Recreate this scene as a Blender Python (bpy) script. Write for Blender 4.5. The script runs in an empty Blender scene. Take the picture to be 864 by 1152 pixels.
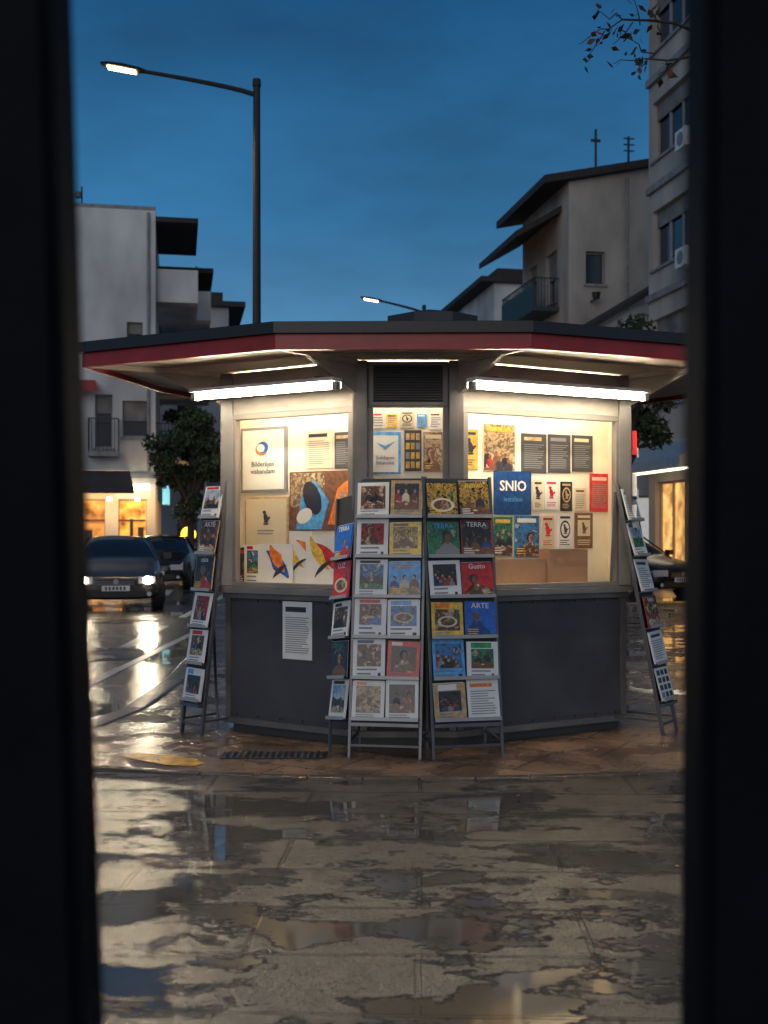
import bpy, math, random
from mathutils import Matrix, Vector
random.seed(11)
scene = bpy.context.scene
scene.view_settings.view_transform = 'Standard'
try: scene.view_settings.look = 'None'
except Exception: pass
scene.view_settings.exposure = 0
F = 1260.0; CZ = 1.38
def P(px, py, d): return Vector(((px-432)*d/F, d, CZ+(600-py)*d/F))
R = math.radians
T = Matrix.Translation
def RZ(a): return Matrix.Rotation(R(a), 4, 'Z')
def RX(a): return Matrix.Rotation(R(a), 4, 'X')

# ------------------------------------------------------------ materials
MATS = {}
def mat(name, col, rough=.6, metal=0., var=.12, scale=5., bump=0., bscale=60., emit=0., ecol=None, spec=.5, stretch=None):
    if name in MATS: return MATS[name]
    m = bpy.data.materials.new(name); m.use_nodes = True
    nt = m.node_tree; N = nt.nodes; L = nt.links
    b = N['Principled BSDF']
    b.inputs['Roughness'].default_value = rough
    b.inputs['Metallic'].default_value = metal
    b.inputs['Specular IOR Level'].default_value = spec
    tc = N.new('ShaderNodeTexCoord')
    src = tc.outputs['Object']
    if stretch:
        mp = N.new('ShaderNodeMapping'); mp.inputs['Scale'].default_value = stretch
        L.new(src, mp.inputs[0]); src = mp.outputs[0]
    n = N.new('ShaderNodeTexNoise'); n.inputs['Scale'].default_value = scale; n.inputs['Detail'].default_value = 3
    L.new(src, n.inputs['Vector'])
    mr = N.new('ShaderNodeMapRange'); mr.inputs[1].default_value = .3; mr.inputs[2].default_value = .7
    mr.inputs[3].default_value = 1-var; mr.inputs[4].default_value = 1+var
    L.new(n.outputs[0], mr.inputs[0])
    h = N.new('ShaderNodeHueSaturation'); h.inputs['Color'].default_value = (*col, 1)
    L.new(mr.outputs[0], h.inputs['Value']); L.new(h.outputs[0], b.inputs['Base Color'])
    if bump:
        n2 = N.new('ShaderNodeTexNoise'); n2.inputs['Scale'].default_value = bscale; n2.inputs['Detail'].default_value = 2
        L.new(tc.outputs['Object'], n2.inputs['Vector'])
        bp = N.new('ShaderNodeBump'); bp.inputs['Strength'].default_value = bump; bp.inputs['Distance'].default_value = .01
        L.new(n2.outputs[0], bp.inputs['Height']); L.new(bp.outputs[0], b.inputs['Normal'])
    if emit:
        b.inputs['Emission Color'].default_value = (*(ecol or col), 1)
        b.inputs['Emission Strength'].default_value = emit
        if var > .3:   # unevenly lit shop interior
            h2 = N.new('ShaderNodeHueSaturation'); h2.inputs['Color'].default_value = (*(ecol or col), 1)
            L.new(mr.outputs[0], h2.inputs['Value']); L.new(h2.outputs[0], b.inputs['Emission Color'])
    MATS[name] = m
    return m

def picmat(name, cols, scale=14., rough=.2):
    m = bpy.data.materials.new(name); m.use_nodes = True
    nt = m.node_tree; N = nt.nodes; L = nt.links
    b = N['Principled BSDF']; b.inputs['Roughness'].default_value = rough
    tc = N.new('ShaderNodeTexCoord')
    n = N.new('ShaderNodeTexNoise'); n.inputs['Scale'].default_value = scale; n.inputs['Detail'].default_value = 4; n.inputs['Distortion'].default_value = .4
    L.new(tc.outputs['Object'], n.inputs['Vector'])
    cr = N.new('ShaderNodeValToRGB'); e = cr.color_ramp.elements
    while len(e) < len(cols): e.new(.5)
    for i, c in enumerate(cols):
        e[i].position = .3+.4*i/(len(cols)-1); e[i].color = (*c, 1)
    L.new(n.outputs[0], cr.inputs[0]); L.new(cr.outputs[0], b.inputs['Base Color'])
    MATS[name] = m; return m

PR = dict(rough=.22, var=.30, scale=34)
mat('paper_white', (.80, .79, .75), .35, var=.05, scale=9)
mat('paper_cream', (.66, .57, .40), .6, var=.06)
mat('paper_black', (.015, .015, .018), .25)
mat('ink_dark', (.03, .03, .04), .4)
mat('ink_grey', (.22, .22, .23), .5)
mat('print_blue', (.02, .12, .50), **PR)
mat('print_navy', (.015, .06, .20), **PR)
mat('print_sky', (.10, .36, .70), **PR)
mat('print_red', (.60, .025, .03), **PR)
mat('print_orange', (.85, .21, .02), **PR)
mat('print_yellow', (.80, .52, .06), **PR)
mat('print_gold', (.58, .35, .06), **PR)
mat('print_green', (.03, .30, .09), **PR)
mat('print_lime', (.38, .66, .08), **PR)
mat('print_brown', (.18, .08, .04), **PR)
mat('print_tan', (.50, .34, .18), **PR)
mat('skin_print', (.48, .26, .15), .25, var=.45, scale=44)
mat('skin_deep', (.19, .085, .046), .25, var=.45, scale=44)
mat('cardboard', (.34, .20, .12), .8, bump=.2)
mat('slate', (.05, .05, .055), .6)
picmat('pic_warm', [(.02, .012, .01), (.18, .075, .035), (.05, .03, .02), (.45, .27, .14), (.7, .58, .44)], 26)
picmat('pic_dark', [(.008, .009, .014), (.045, .04, .04), (.015, .015, .02), (.26, .16, .09)], 26)
picmat('pic_blue', [(.02, .06, .18), (.06, .22, .48), (.03, .04, .08), (.5, .62, .72)], 22)
picmat('pic_gold', [(.01, .01, .01), (.03, .02, .01), (.55, .33, .05), (.05, .03, .01), (.7, .5, .1)], 32)
picmat('pic_red', [(.06, .01, .01), (.5, .035, .03), (.12, .02, .02), (.55, .35, .27)], 22)
picmat('pic_green', [(.01, .04, .02), (.05, .24, .10), (.02, .05, .05), (.38, .46, .25)], 22)
picmat('pic_tan', [(.22, .13, .06), (.5, .36, .2), (.12, .07, .04), (.62, .5, .32)], 22)
picmat('pic_sky', [(.25, .42, .6), (.55, .55, .5), (.12, .30, .55), (.7, .65, .55)], 12)
mat('charcoal_panel', (.07, .068, .077), .42, bump=.6, bscale=260, var=.22, scale=3)
mat('kiosk_metal', (.15, .14, .13), .42, .3, bump=.08, var=.2)
mat('kiosk_frame', (.22, .20, .18), .45, .3)
mat('header_metal', (.34, .31, .27), .5, .1, var=.14, stretch=(1, 1, 4))
mat('soffit_cream', (.50, .44, .36), .6, var=.15, bump=.1)
mat('fascia_red', (.36, .018, .016), .35, var=.2)
mat('fascia_black', (.012, .012, .014), .4)
mat('roof_grey', (.04, .04, .045), .6)
mat('interior_cream', (.82, .75, .60), .7, var=.05)
mat('louvre_dark', (.05, .048, .045), .5)
mat('rack_metal', (.12, .12, .13), .35, .6)
mat('rack_dark', (.02, .02, .022), .5)
mat('tray_clear', (.35, .35, .35), .15)
mat('tube_glow', (1, .95, .85), emit=90., ecol=(1, .85, .62))
mat('case_glow', (1, .95, .85), emit=36., ecol=(1, .86, .65))
mat('fixture_white', (.75, .75, .73), .4)
mat('lamp_pole', (.03, .026, .026), .5, .4)
mat('lamp_glow', (1, .9, .7), emit=14., ecol=(1, .72, .36))
mat('post_paint', (.0035, .0045, .007), .7, var=.3, scale=8, bump=.2, spec=.12)
mat('stucco_white', (.58, .58, .57), .9, var=.34, scale=.6, bump=.3, bscale=8, stretch=(1, 1, .45))
mat('stucco_beige', (.44, .39, .34), .9, var=.34, scale=.6, bump=.3, bscale=8, stretch=(1, 1, .45))
mat('stucco_grey', (.38, .38, .38), .9, var=.3, scale=.6, bump=.3, bscale=8, stretch=(1, 1, .45))
mat('concrete_edge', (.26, .26, .26), .9, var=.25)
mat('roof_dark', (.035, .028, .026), .8, var=.3)
mat('window_dark', (.02, .03, .045), .08, var=.3, scale=.6)
mat('curtain', (.20, .19, .17), .8, var=.3, scale=2)
mat('window_frame', (.30, .29, .28), .5)
mat('window_warm', (.5, .3, .1), .3, emit=.9, ecol=(1, .5, .14), var=.6, scale=2.5)
mat('shop_orange', (.7, .32, .08), .5, emit=1.1, ecol=(1, .36, .05), var=.85, scale=2.2)
mat('shop_interior', (.45, .24, .10), .7, emit=.4, ecol=(1, .38, .07), var=.85, scale=2.2)
mat('shop_pale', (.6, .6, .55), .4, emit=.4, ecol=(.8, .8, .75))
mat('sign_white_glow', (1, 1, .9), emit=5, ecol=(1, .86, .6))
mat('sign_teal_glow', (.2, .7, .9), emit=.6, ecol=(.2, .65, .9))
mat('sign_yellow_glow', (1, .8, .1), emit=3.5, ecol=(1, .66, .04))
mat('awning_blue', (.30, .38, .46), .7)
mat('awning_dark', (.05, .045, .045), .8)
mat('awning_red', (.40, .05, .04), .7)
mat('railing', (.03, .035, .04), .5, .5)
mat('balcony_green', (.03, .06, .06), .6)
mat('bark', (.06, .045, .035), .9, bump=.6, bscale=25)
mat('leaf_dark', (.035, .05, .022), .7, var=.5, scale=2)
mat('leaf_mid', (.06, .085, .035), .7, var=.5, scale=2)
mat('leaf_rust', (.16, .05, .025), .6, var=.4)
mat('car_paint_grey', (.085, .08, .078), .22, .5, var=.05)
mat('car_paint_black', (.02, .022, .027), .18, .4, var=.05)
mat('car_glass', (.012, .016, .02), .05, var=0)
mat('car_trim', (.012, .012, .012), .5)
mat('tyre', (.015, .015, .015), .85)
mat('rim', (.35, .35, .36), .3, .9)
mat('headlight_on', (1, .95, .8), emit=190., ecol=(1, .80, .52))
mat('headlight_off', (.5, .5, .52), .1)
mat('tail_red', (.35, .01, .01), .2)
mat('plate', (.6, .6, .6), .5)
mat('paint_line', (.55, .55, .52), .35, var=.35, scale=9, bump=.3)
mat('paint_yellow', (.66, .34, .03), .3, var=.5, scale=14, bump=.3)
mat('kerb_stone', (.17, .16, .15), .3, var=.3, scale=4, bump=.5, bscale=30)
mat('edge_stone', (.10, .08, .065), .22, var=.4, scale=9, bump=.6, bscale=40)
mat('grate_iron', (.03, .03, .03), .4, .7)

def glassmat():
    m = bpy.data.materials.new('window_glass'); m.use_nodes = True
    nt = m.node_tree; N = nt.nodes; L = nt.links; N.clear()
    o = N.new('ShaderNodeOutputMaterial'); t = N.new('ShaderNodeBsdfTransparent'); g = N.new('ShaderNodeBsdfGlossy')
    g.inputs['Roughness'].default_value = .02
    fr = N.new('ShaderNodeFresnel'); fr.inputs[0].default_value = 1.3
    mx = N.new('ShaderNodeMixShader'); L.new(fr.outputs[0], mx.inputs[0]); L.new(t.outputs[0], mx.inputs[1]); L.new(g.outputs[0], mx.inputs[2])
    L.new(mx.outputs[0], o.inputs[0]); MATS['window_glass'] = m
glassmat()

def wetmat(name, dry, wet, brick=None, rough_hi=.5, coat_hi=.16, coat_lo=.03, pscale=.9, plo=.49, phi=.53, rot=0, bumps=.6, fine=90, cb=.5, coat=1., ior=1.42, stretch=1., fw=1.6, spec=.5):
    """wet stone: rough stone base below a water film (coat) that is smooth where water stands"""
    m = bpy.data.materials.new(name); m.use_nodes = True
    nt = m.node_tree; N = nt.nodes; L = nt.links
    b = N['Principled BSDF']; b.inputs['Specular IOR Level'].default_value = spec
    b.inputs['Coat Weight'].default_value = coat; b.inputs['Coat IOR'].default_value = ior
    tc = N.new('ShaderNodeTexCoord')
    mp = N.new('ShaderNodeMapping'); mp.inputs['Rotation'].default_value = (0, 0, R(rot)); L.new(tc.outputs['Object'], mp.inputs[0])
    mps = N.new('ShaderNodeMapping'); mps.inputs['Scale'].default_value = (1, stretch, 1); L.new(mp.outputs[0], mps.inputs[0])
    n = N.new('ShaderNodeTexNoise'); n.inputs['Scale'].default_value = pscale; n.inputs['Detail'].default_value = 9; n.inputs['Roughness'].default_value = .7; n.inputs['Distortion'].default_value = .0
    L.new(mps.outputs[0], n.inputs['Vector'])
    pr = N.new('ShaderNodeMapRange'); pr.interpolation_type = 'SMOOTHSTEP'
    pr.inputs[1].default_value = plo; pr.inputs[2].default_value = phi
    L.new(n.outputs[0], pr.inputs[0])
    pud = pr.outputs[0]
    n3 = N.new('ShaderNodeTexNoise'); n3.inputs['Scale'].default_value = 3.1; n3.inputs['Detail'].default_value = 7; n3.inputs['Roughness'].default_value = .65
    L.new(mp.outputs[0], n3.inputs['Vector'])
    mr = N.new('ShaderNodeMapRange'); mr.inputs[1].default_value = .32; mr.inputs[2].default_value = .68; mr.inputs[3].default_value = .35; mr.inputs[4].default_value = 1.6
    L.new(n3.outputs[0], mr.inputs[0])
    mixc = N.new('ShaderNodeMix'); mixc.data_type = 'RGBA'
    mixc.inputs[6].default_value = (*dry, 1); mixc.inputs[7].default_value = (*wet, 1); L.new(pud, mixc.inputs[0])
    h = N.new('ShaderNodeHueSaturation'); L.new(mixc.outputs[2], h.inputs['Color']); L.new(mr.outputs[0], h.inputs['Value'])
    col = h.outputs[0]
    nf = N.new('ShaderNodeTexNoise'); nf.inputs['Scale'].default_value = fine; nf.inputs['Detail'].default_value = 2; L.new(tc.outputs['Object'], nf.inputs['Vector'])
    nm = N.new('ShaderNodeTexNoise'); nm.inputs['Scale'].default_value = 18; nm.inputs['Detail'].default_value = 4; nm.inputs['Roughness'].default_value = .75; L.new(tc.outputs['Object'], nm.inputs['Vector'])
    add = N.new('ShaderNodeMath'); add.operation = 'MULTIPLY_ADD'; add.inputs[1].default_value = fw; L.new(nm.outputs[0], add.inputs[0]); L.new(nf.outputs[0], add.inputs[2])
    inv = N.new('ShaderNodeMath'); inv.operation = 'SUBTRACT'; inv.inputs[0].default_value = 1.02; L.new(pud, inv.inputs[1])
    mul = N.new('ShaderNodeMath'); mul.operation = 'MULTIPLY'; L.new(add.outputs[0], mul.inputs[0]); L.new(inv.outputs[0], mul.inputs[1])
    height = mul.outputs[0]
    if brick:
        nw = N.new('ShaderNodeTexNoise'); nw.inputs['Scale'].default_value = 3.; L.new(mp.outputs[0], nw.inputs['Vector'])
        ws = N.new('ShaderNodeVectorMath'); ws.operation = 'SCALE'; ws.inputs['Scale'].default_value = .03; L.new(nw.outputs['Color'], ws.inputs[0])
        wa = N.new('ShaderNodeVectorMath'); wa.operation = 'ADD'; L.new(mp.outputs[0], wa.inputs[0]); L.new(ws.outputs[0], wa.inputs[1])
        bk = N.new('ShaderNodeTexBrick'); bk.inputs['Scale'].default_value = 1; bk.inputs['Brick Width'].default_value = brick[0]; bk.inputs['Row Height'].default_value = brick[1]
        bk.inputs['Mortar Size'].default_value = brick[2]; bk.inputs['Mortar Smooth'].default_value = .3
        bk.inputs['Color1'].default_value = (.75, .75, .75, 1); bk.inputs['Color2'].default_value = (1.2, 1.2, 1.2, 1); bk.inputs['Mortar'].default_value = (.12, .12, .12, 1)
        L.new(wa.outputs[0], bk.inputs['Vector'])
        mm = N.new('ShaderNodeMix'); mm.data_type = 'RGBA'; mm.blend_type = 'MULTIPLY'; mm.inputs[0].default_value = 1
        L.new(col, mm.inputs[6]); L.new(bk.outputs['Color'], mm.inputs[7]); col = mm.outputs[2]
        ms = N.new('ShaderNodeMath'); ms.operation = 'MULTIPLY_ADD'; ms.inputs[1].default_value = -2.2; L.new(bk.outputs['Fac'], ms.inputs[0]); L.new(height, ms.inputs[2])
        height = ms.outputs[0]
    L.new(col, b.inputs['Base Color'])
    b.inputs['Roughness'].default_value = rough_hi
    rr = N.new('ShaderNodeMapRange'); rr.inputs[3].default_value = coat_hi; rr.inputs[4].default_value = coat_lo; L.new(pud, rr.inputs[0]); L.new(rr.outputs[0], b.inputs['Coat Roughness'])
    bp = N.new('ShaderNodeBump'); bp.inputs['Strength'].default_value = bumps; bp.inputs['Distance'].default_value = .008
    L.new(height, bp.inputs['Height']); L.new(bp.outputs[0], b.inputs['Normal'])
    bc = N.new('ShaderNodeBump'); bc.inputs['Strength'].default_value = cb; bc.inputs['Distance'].default_value = .004
    L.new(height, bc.inputs['Height']); L.new(bc.outputs[0], b.inputs['Coat Normal'])
    MATS[name] = m
wetmat('wet_paving', (.060, .045, .032), (.008, .007, .007), brick=(1.15, .46, .012), rot=2, rough_hi=.5, coat_hi=.09, coat_lo=.02, pscale=1.5, plo=.490, phi=.530, bumps=.8, cb=.9, fine=130, ior=1.5, stretch=1.6, fw=1.5, spec=.3)
wetmat('wet_platform', (.26, .15, .085), (.12, .065, .035), brick=(.6, .6, .008), rot=31, rough_hi=.38, pscale=1.8, coat_hi=.16, coat_lo=.05, bumps=.6, cb=.5)
wetmat('wet_asphalt', (.034, .034, .037), (.014, .014, .016), coat_hi=.16, coat_lo=.04, pscale=.4, bumps=.6, fine=60, cb=.6, ior=1.5)
wetmat('wet_sidewalk', (.12, .115, .11), (.06, .058, .055), brick=(.5, .5, .01), coat_hi=.3, coat_lo=.1, pscale=.6)

# ------------------------------------------------------------ mesh builder
class MB:
    def __init__(s): s.v = []; s.f = []; s.m = []; s.names = []
    def mi(s, n):
        if n not in s.names: s.names.append(n)
        return s.names.index(n)
    def face(s, pts, m):
        b = len(s.v); s.v += [tuple(p) for p in pts]; s.f.append(tuple(range(b, b+len(pts)))); s.m.append(s.mi(m))
    def box(s, x0, x1, y0, y1, z0, z1, m, M=None):
        c = [Vector((x, y, z)) for z in (z0, z1) for y in (y0, y1) for x in (x0, x1)]
        if M: c = [M @ p for p in c]
        b = len(s.v); s.v += [tuple(p) for p in c]
        for f in ((0, 2, 3, 1), (4, 5, 7, 6), (0, 1, 5, 4), (2, 6, 7, 3), (0, 4, 6, 2), (1, 3, 7, 5)):
            s.f.append(tuple(b+i for i in f)); s.m.append(s.mi(m))
    def rect(s, M, x0, x1, z0, z1, y, m):
        s.face([M @ Vector(p) for p in ((x0, y, z0), (x1, y, z0), (x1, y, z1), (x0, y, z1))], m)
    def poly(s, M, pts, y, m):
        s.face([M @ Vector((p[0], y, p[1])) for p in pts], m)
    def ell(s, M, cx, cz, rx, rz, y, m, n=14, rot=0, clip=None):
        c, q = math.cos(rot), math.sin(rot)
        pts = []
        for i in range(n):
            a = 2*math.pi*i/n; x = rx*math.cos(a); z = rz*math.sin(a)
            pts.append((cx+x*c-z*q, cz+x*q+z*c))
        if clip: pts = [(min(max(a, clip[0]), clip[1]), min(max(b, clip[2]), clip[3])) for a, b in pts]
        s.poly(M, pts, y, m)
    def prism(s, pts, z0, z1, m, mtop=None, M=None):
        lo = [Vector((p[0], p[1], z0)) for p in pts]; hi = [Vector((p[0], p[1], z1)) for p in pts]
        if M: lo = [M @ p for p in lo]; hi = [M @ p for p in hi]
        n = len(pts); s.face(hi, mtop or m); s.face(lo[::-1], m)
        for i in range(n): s.face([lo[i], lo[(i+1) % n], hi[(i+1) % n], hi[i]], m)
    def cyl(s, a, b, r, m, r2=None, n=10, cap=True):
        a = Vector(a); b = Vector(b); r2 = r if r2 is None else r2
        d = (b-a).normalized(); up = Vector((0, 0, 1)) if abs(d.z) < .9 else Vector((1, 0, 0))
        e1 = d.cross(up).normalized(); e2 = d.cross(e1)
        A = [a+(e1*math.cos(2*math.pi*i/n)+e2*math.sin(2*math.pi*i/n))*r for i in range(n)]
        B = [b+(e1*math.cos(2*math.pi*i/n)+e2*math.sin(2*math.pi*i/n))*r2 for i in range(n)]
        for i in range(n): s.face([A[i], A[(i+1) % n], B[(i+1) % n], B[i]], m)
        if cap: s.face(A[::-1], m); s.face(B, m)
    def bar(s, a, b, w, m, h=None):
        a = Vector(a); b = Vector(b); d = b-a; ln = d.length; d.normalize()
        up = Vector((0, 0, 1)) if abs(d.z) < .95 else Vector((0, 1, 0))
        e1 = d.cross(up).normalized(); e2 = e1.cross(d)
        M = Matrix((( e1.x, d.x, e2.x, a.x), (e1.y, d.y, e2.y, a.y), (e1.z, d.z, e2.z, a.z), (0, 0, 0, 1)))
        h = h or w
        s.box(-w/2, w/2, 0, ln, -h/2, h/2, m, M)
    def done(s, name, parent=None, bevel=0, smooth=False, subsurf=0, weld=False):
        me = bpy.data.meshes.new(name); me.from_pydata(s.v, [], s.f)
        for n in s.names: me.materials.append(MATS[n])
        me.polygons.foreach_set('material_index', s.m)
        if weld:
            import bmesh
            bm = bmesh.new(); bm.from_mesh(me); bmesh.ops.remove_doubles(bm, verts=bm.verts, dist=1e-4); bmesh.ops.recalc_face_normals(bm, faces=bm.faces); bm.to_mesh(me); bm.free()
        if smooth:
            for p in me.polygons: p.use_smooth = True
        me.update()
        o = bpy.data.objects.new(name, me); scene.collection.objects.link(o)
        if bevel:
            md = o.modifiers.new('bevel', 'BEVEL'); md.width = bevel; md.segments = 2; md.limit_method = 'ANGLE'
        if subsurf:
            md = o.modifiers.new('ss', 'SUBSURF'); md.levels = subsurf; md.render_levels = subsurf
        if parent is not None: attach(o, parent)
        return o
def attach(o, parent):
    o.parent = parent; o.matrix_parent_inverse = Matrix.Translation(-parent.location)
def empty(name, loc=(0, 0, 0)):
    e = bpy.data.objects.new(name, None); e.location = loc; e.empty_display_size = .2; scene.collection.objects.link(e); return e

def text(s, M, x, z, size, m, parent, y=-.006, name='lettering', align='CENTER', bold=0):
    c = bpy.data.curves.new(name, 'FONT'); c.body = s; c.size = size; c.align_x = align; c.extrude = .0003; c.offset = bold; c.resolution_u = 2
    c.materials.append(MATS[m])
    o = bpy.data.objects.new(name, c); scene.collection.objects.link(o)
    Mx = M @ T((x, y, z)) @ RX(90)
    o.parent = parent
    o.matrix_parent_inverse = Matrix.Translation(-parent.location)
    o.matrix_basis = Mx
    return o

def frame(A, B):
    A = Vector(A); B = Vector(B); u = (B-A).normalized(); i = Vector((-u.y, u.x))
    M = Matrix(((u.x, i.x, 0, A.x), (u.y, i.y, 0, A.y), (0, 0, 1, 0), (0, 0, 0, 1)))
    return dict(A=A, B=B, u=u, i=i, M=M, L=(B-A).length)
def hit(fr, k, px, py):
    rx = (px-432)/F; rz = (600-py)/F
    t = (k+fr['A'].dot(fr['i']))/(rx*fr['i'].x+fr['i'].y)
    p = Vector((rx*t, t)); return (p-fr['A']).dot(fr['u']), CZ+rz*t
def prect(fr, k, x0, y0, x1, y1):
    ym = (y0+y1)/2; xm = (x0+x1)/2
    a = hit(fr, k, x0, ym)[0]; b = hit(fr, k, x1, ym)[0]
    return a, hit(fr, k, xm, y1)[1], b-a, hit(fr, k, xm, y0)[1]-hit(fr, k, xm, y1)[1]

# ------------------------------------------------------------ printed matter
rng = random.Random(8)
WORDS = ['MODA', 'LUZ', 'Vento', 'NORD', 'casa', 'ARTE', 'Mare', 'OGGI', 'VIA', 'Sole', 'TERRA', 'ritmo', 'FORMA', 'Viaggi', 'CINE', 'Gusto', 'PORTO', 'Elle', 'METRO', 'nuovo']
KINDS = ['portrait', 'table', 'crowd', 'landscape', 'table', 'lean', 'still', 'portrait', 'crowd', 'table']
KI = [0]
DARKS = ['pic_dark', 'ink_dark', 'pic_dark', 'print_brown', 'print_navy', 'pic_warm']
def content(mb, M, x0, x1, z0, z1, y, kind=None):
    w = x1-x0; h = z1-z0; cl = (x0, x1, z0, z1)
    if not kind:
        kind = KINDS[KI[0] % len(KINDS)]; KI[0] += rng.choice([1, 1, 3])
    def pl(pts, yy, m): mb.poly(M, [(min(max(a, x0), x1), min(max(b, z0), z1)) for a, b in pts], yy, m)
    skin = rng.choice(['skin_print', 'skin_deep', 'skin_print']); cloth = rng.choice(DARKS+['paper_cream', 'pic_red', 'ink_grey', 'pic_blue'])
    if kind in ('portrait', 'lean'):
        cx = x0+w*rng.uniform(.35, .65); hz = z0+h*rng.uniform(.55, .70); r = h*rng.uniform(.12, .19); dx = rng.uniform(-.12, .12)*w*(2 if kind == 'lean' else 1)
        pl([(cx-w*.5+dx, z0), (cx+w*.46+dx, z0), (cx+w*.40+dx, z0+h*.22), (cx+w*.28+dx, z0+h*.30), (cx+w*.10, hz-r*1.1), (cx-w*.10, hz-r*1.1), (cx-w*.30+dx, z0+h*.31), (cx-w*.42+dx, z0+h*.2)], y, cloth)
        mb.ell(M, cx-r*.1, hz+r*.22, r*1.0, r*1.15, y-.0003, rng.choice(['ink_dark', 'pic_dark', 'print_brown']), 14, clip=cl)
        pl([(cx-r*.35, hz-r*1.4), (cx+r*.35, hz-r*1.4), (cx+r*.3, hz), (cx-r*.3, hz)], y-.0005, 'skin_deep')
        mb.ell(M, cx+r*.08, hz, r*.66, r*.95, y-.0007, skin, 14, clip=cl)
        mb.ell(M, cx+r*.30, hz-r*.1, r*.42, r*.75, y-.0008, 'skin_deep', 12, clip=cl)
        for ex in (-.2, .3): mb.rect(M, cx+r*(ex-.1), cx+r*(ex+.1), hz+r*.08, hz+r*.18, y-.0011, 'ink_dark')
        mb.rect(M, cx-r*.1, cx+r*.24, hz-r*.50, hz-r*.43, y-.0011, 'print_brown')
        if kind == 'lean': pl([(x0, z0+h*.1), (x0+w*.5, z0+h*.28), (cx, hz-r*.7), (cx-r*.3, hz-r), (x0+w*.3, z0+h*.1)], y-.0013, skin)
    elif kind == 'table':
        pl([(x0, z0), (x1, z0), (x1, z0+h*.24), (x0, z0+h*.32)], y-.0008, rng.choice(['print_brown', 'pic_tan', 'pic_warm']))
        for c_ in ((.3, .72) if rng.random() < .6 else (.2, .5, .8)):
            cx = x0+w*(c_+rng.uniform(-.05, .05)); bh = h*rng.uniform(.44, .60); cc = rng.choice(DARKS+['paper_cream', 'pic_red'])
            pl([(cx-w*.16, z0+h*.2), (cx+w*.16, z0+h*.2), (cx+w*.15, z0+bh-h*.08), (cx+w*.09, z0+bh), (cx+w*.03, z0+bh+h*.05), (cx-w*.04, z0+bh+h*.05), (cx-w*.10, z0+bh), (cx-w*.15, z0+bh-h*.08)], y-.0002, cc)
            mb.ell(M, cx, z0+bh+h*.15, h*.065, h*.08, y-.0004, 'ink_dark', 10, clip=cl)
            mb.ell(M, cx+w*rng.uniform(-.03, .03), z0+bh+h*.115, h*.045, h*.068, y-.0006, skin, 10, clip=cl)
            pl([(cx-w*.1, z0+h*.3), (cx+w*.12, z0+h*.24), (cx+w*.14, z0+h*.28), (cx-w*.06, z0+h*.36)], y-.0009, skin)
        mb.ell(M, x0+w*.5, z0+h*.2, w*.08, h*.03, y-.001, 'paper_cream', 10, clip=cl)
    elif kind == 'landscape':
        mb.rect(M, x0, x1, z0+h*.45, z1, y, rng.choice(['pic_sky', 'pic_sky', 'pic_blue', 'pic_tan']))
        p = [(x0, z0+h*.4)]; nn = 9
        for i in range(nn): p.append((x0+w*(i+.5)/nn, z0+h*(.45+.22*math.sin(i*1.3+rng.random()*2)*rng.random()+.05)))
        pl(p+[(x1, z0+h*.42), (x1, z0), (x0, z0)], y-.0005, rng.choice(['pic_dark', 'pic_green', 'pic_warm']))
        pl([(x0, z0), (x1, z0), (x1, z0+h*.14), (x0+w*.6, z0+h*.26), (x0, z0+h*.2)], y-.0007, rng.choice(['pic_tan', 'pic_dark', 'pic_green']))
        if rng.random() < .6:
            bx = x0+w*rng.uniform(.2, .7); mb.rect(M, bx, bx+w*.12, z0+h*.3, z0+h*.72, y-.0009, 'pic_tan'); mb.rect(M, bx+w*.03, bx+w*.09, z0+h*.72, z0+h*.8, y-.0009, 'print_brown')
    elif kind == 'still':
        mb.ell(M, x0+w*.5, z0+h*.42, w*.40, h*.26, y, 'paper_cream', 18, clip=cl); mb.ell(M, x0+w*.5, z0+h*.42, w*.30, h*.19, y-.0002, 'pic_warm', 18, clip=cl)
        for i in range(5): mb.ell(M, x0+w*(.5+rng.uniform(-.16, .16)), z0+h*(.42+rng.uniform(-.09, .1)), w*rng.uniform(.04, .1), h*rng.uniform(.03, .06), y-.0004-i*.0001, rng.choice(['pic_red', 'pic_gold', 'pic_green', 'print_brown', 'pic_tan']), 9, rng.random(), clip=cl)
        mb.rect(M, x0+w*.78, x0+w*.88, z0+h*.55, z0+h*.95, y-.0002, 'pic_green')
    elif kind == 'crowd':
        for i in range(7):
            cx = x0+w*(.1+.8*(i*.37 % 1)); bz = z0+h*(.45-.05*i); cc = rng.choice(DARKS+['ink_grey', 'pic_red'])
            pl([(cx-w*.13, z0), (cx+w*.13, z0), (cx+w*.12, bz-h*.06), (cx+w*.05, bz), (cx-w*.05, bz), (cx-w*.12, bz-h*.06)], y-.0002*i, cc)
            mb.ell(M, cx, bz+h*.06, w*.05, h*.062, y-.0002*i-.0001, skin, 9, clip=cl)
def emblem(mb, M, x, z, h, y, m='ink_dark'):
    mb.ell(M, x, z, h*.18, h*.34, y, m, 12, .3); mb.ell(M, x-h*.12, z+h*.38, h*.14, h*.12, y-.0003, m, 10); mb.ell(M, x+h*.1, z-h*.1, h*.34, h*.09, y-.0006, m, 10, .6); mb.ell(M, x, z-h*.38, h*.24, h*.06, y-.0009, m, 10)
def lines(mb, M, x0, x1, z0, z1, n, y, m='ink_grey'):
    if n < 1: return
    st = (z1-z0)/n
    for i in range(n):
        e = x1-(x1-x0)*rng.choice([0, .05, .12, .3])
        mb.rect(M, x0, e, z1-(i+.62)*st, z1-(i+.25)*st, y, m)
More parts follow.
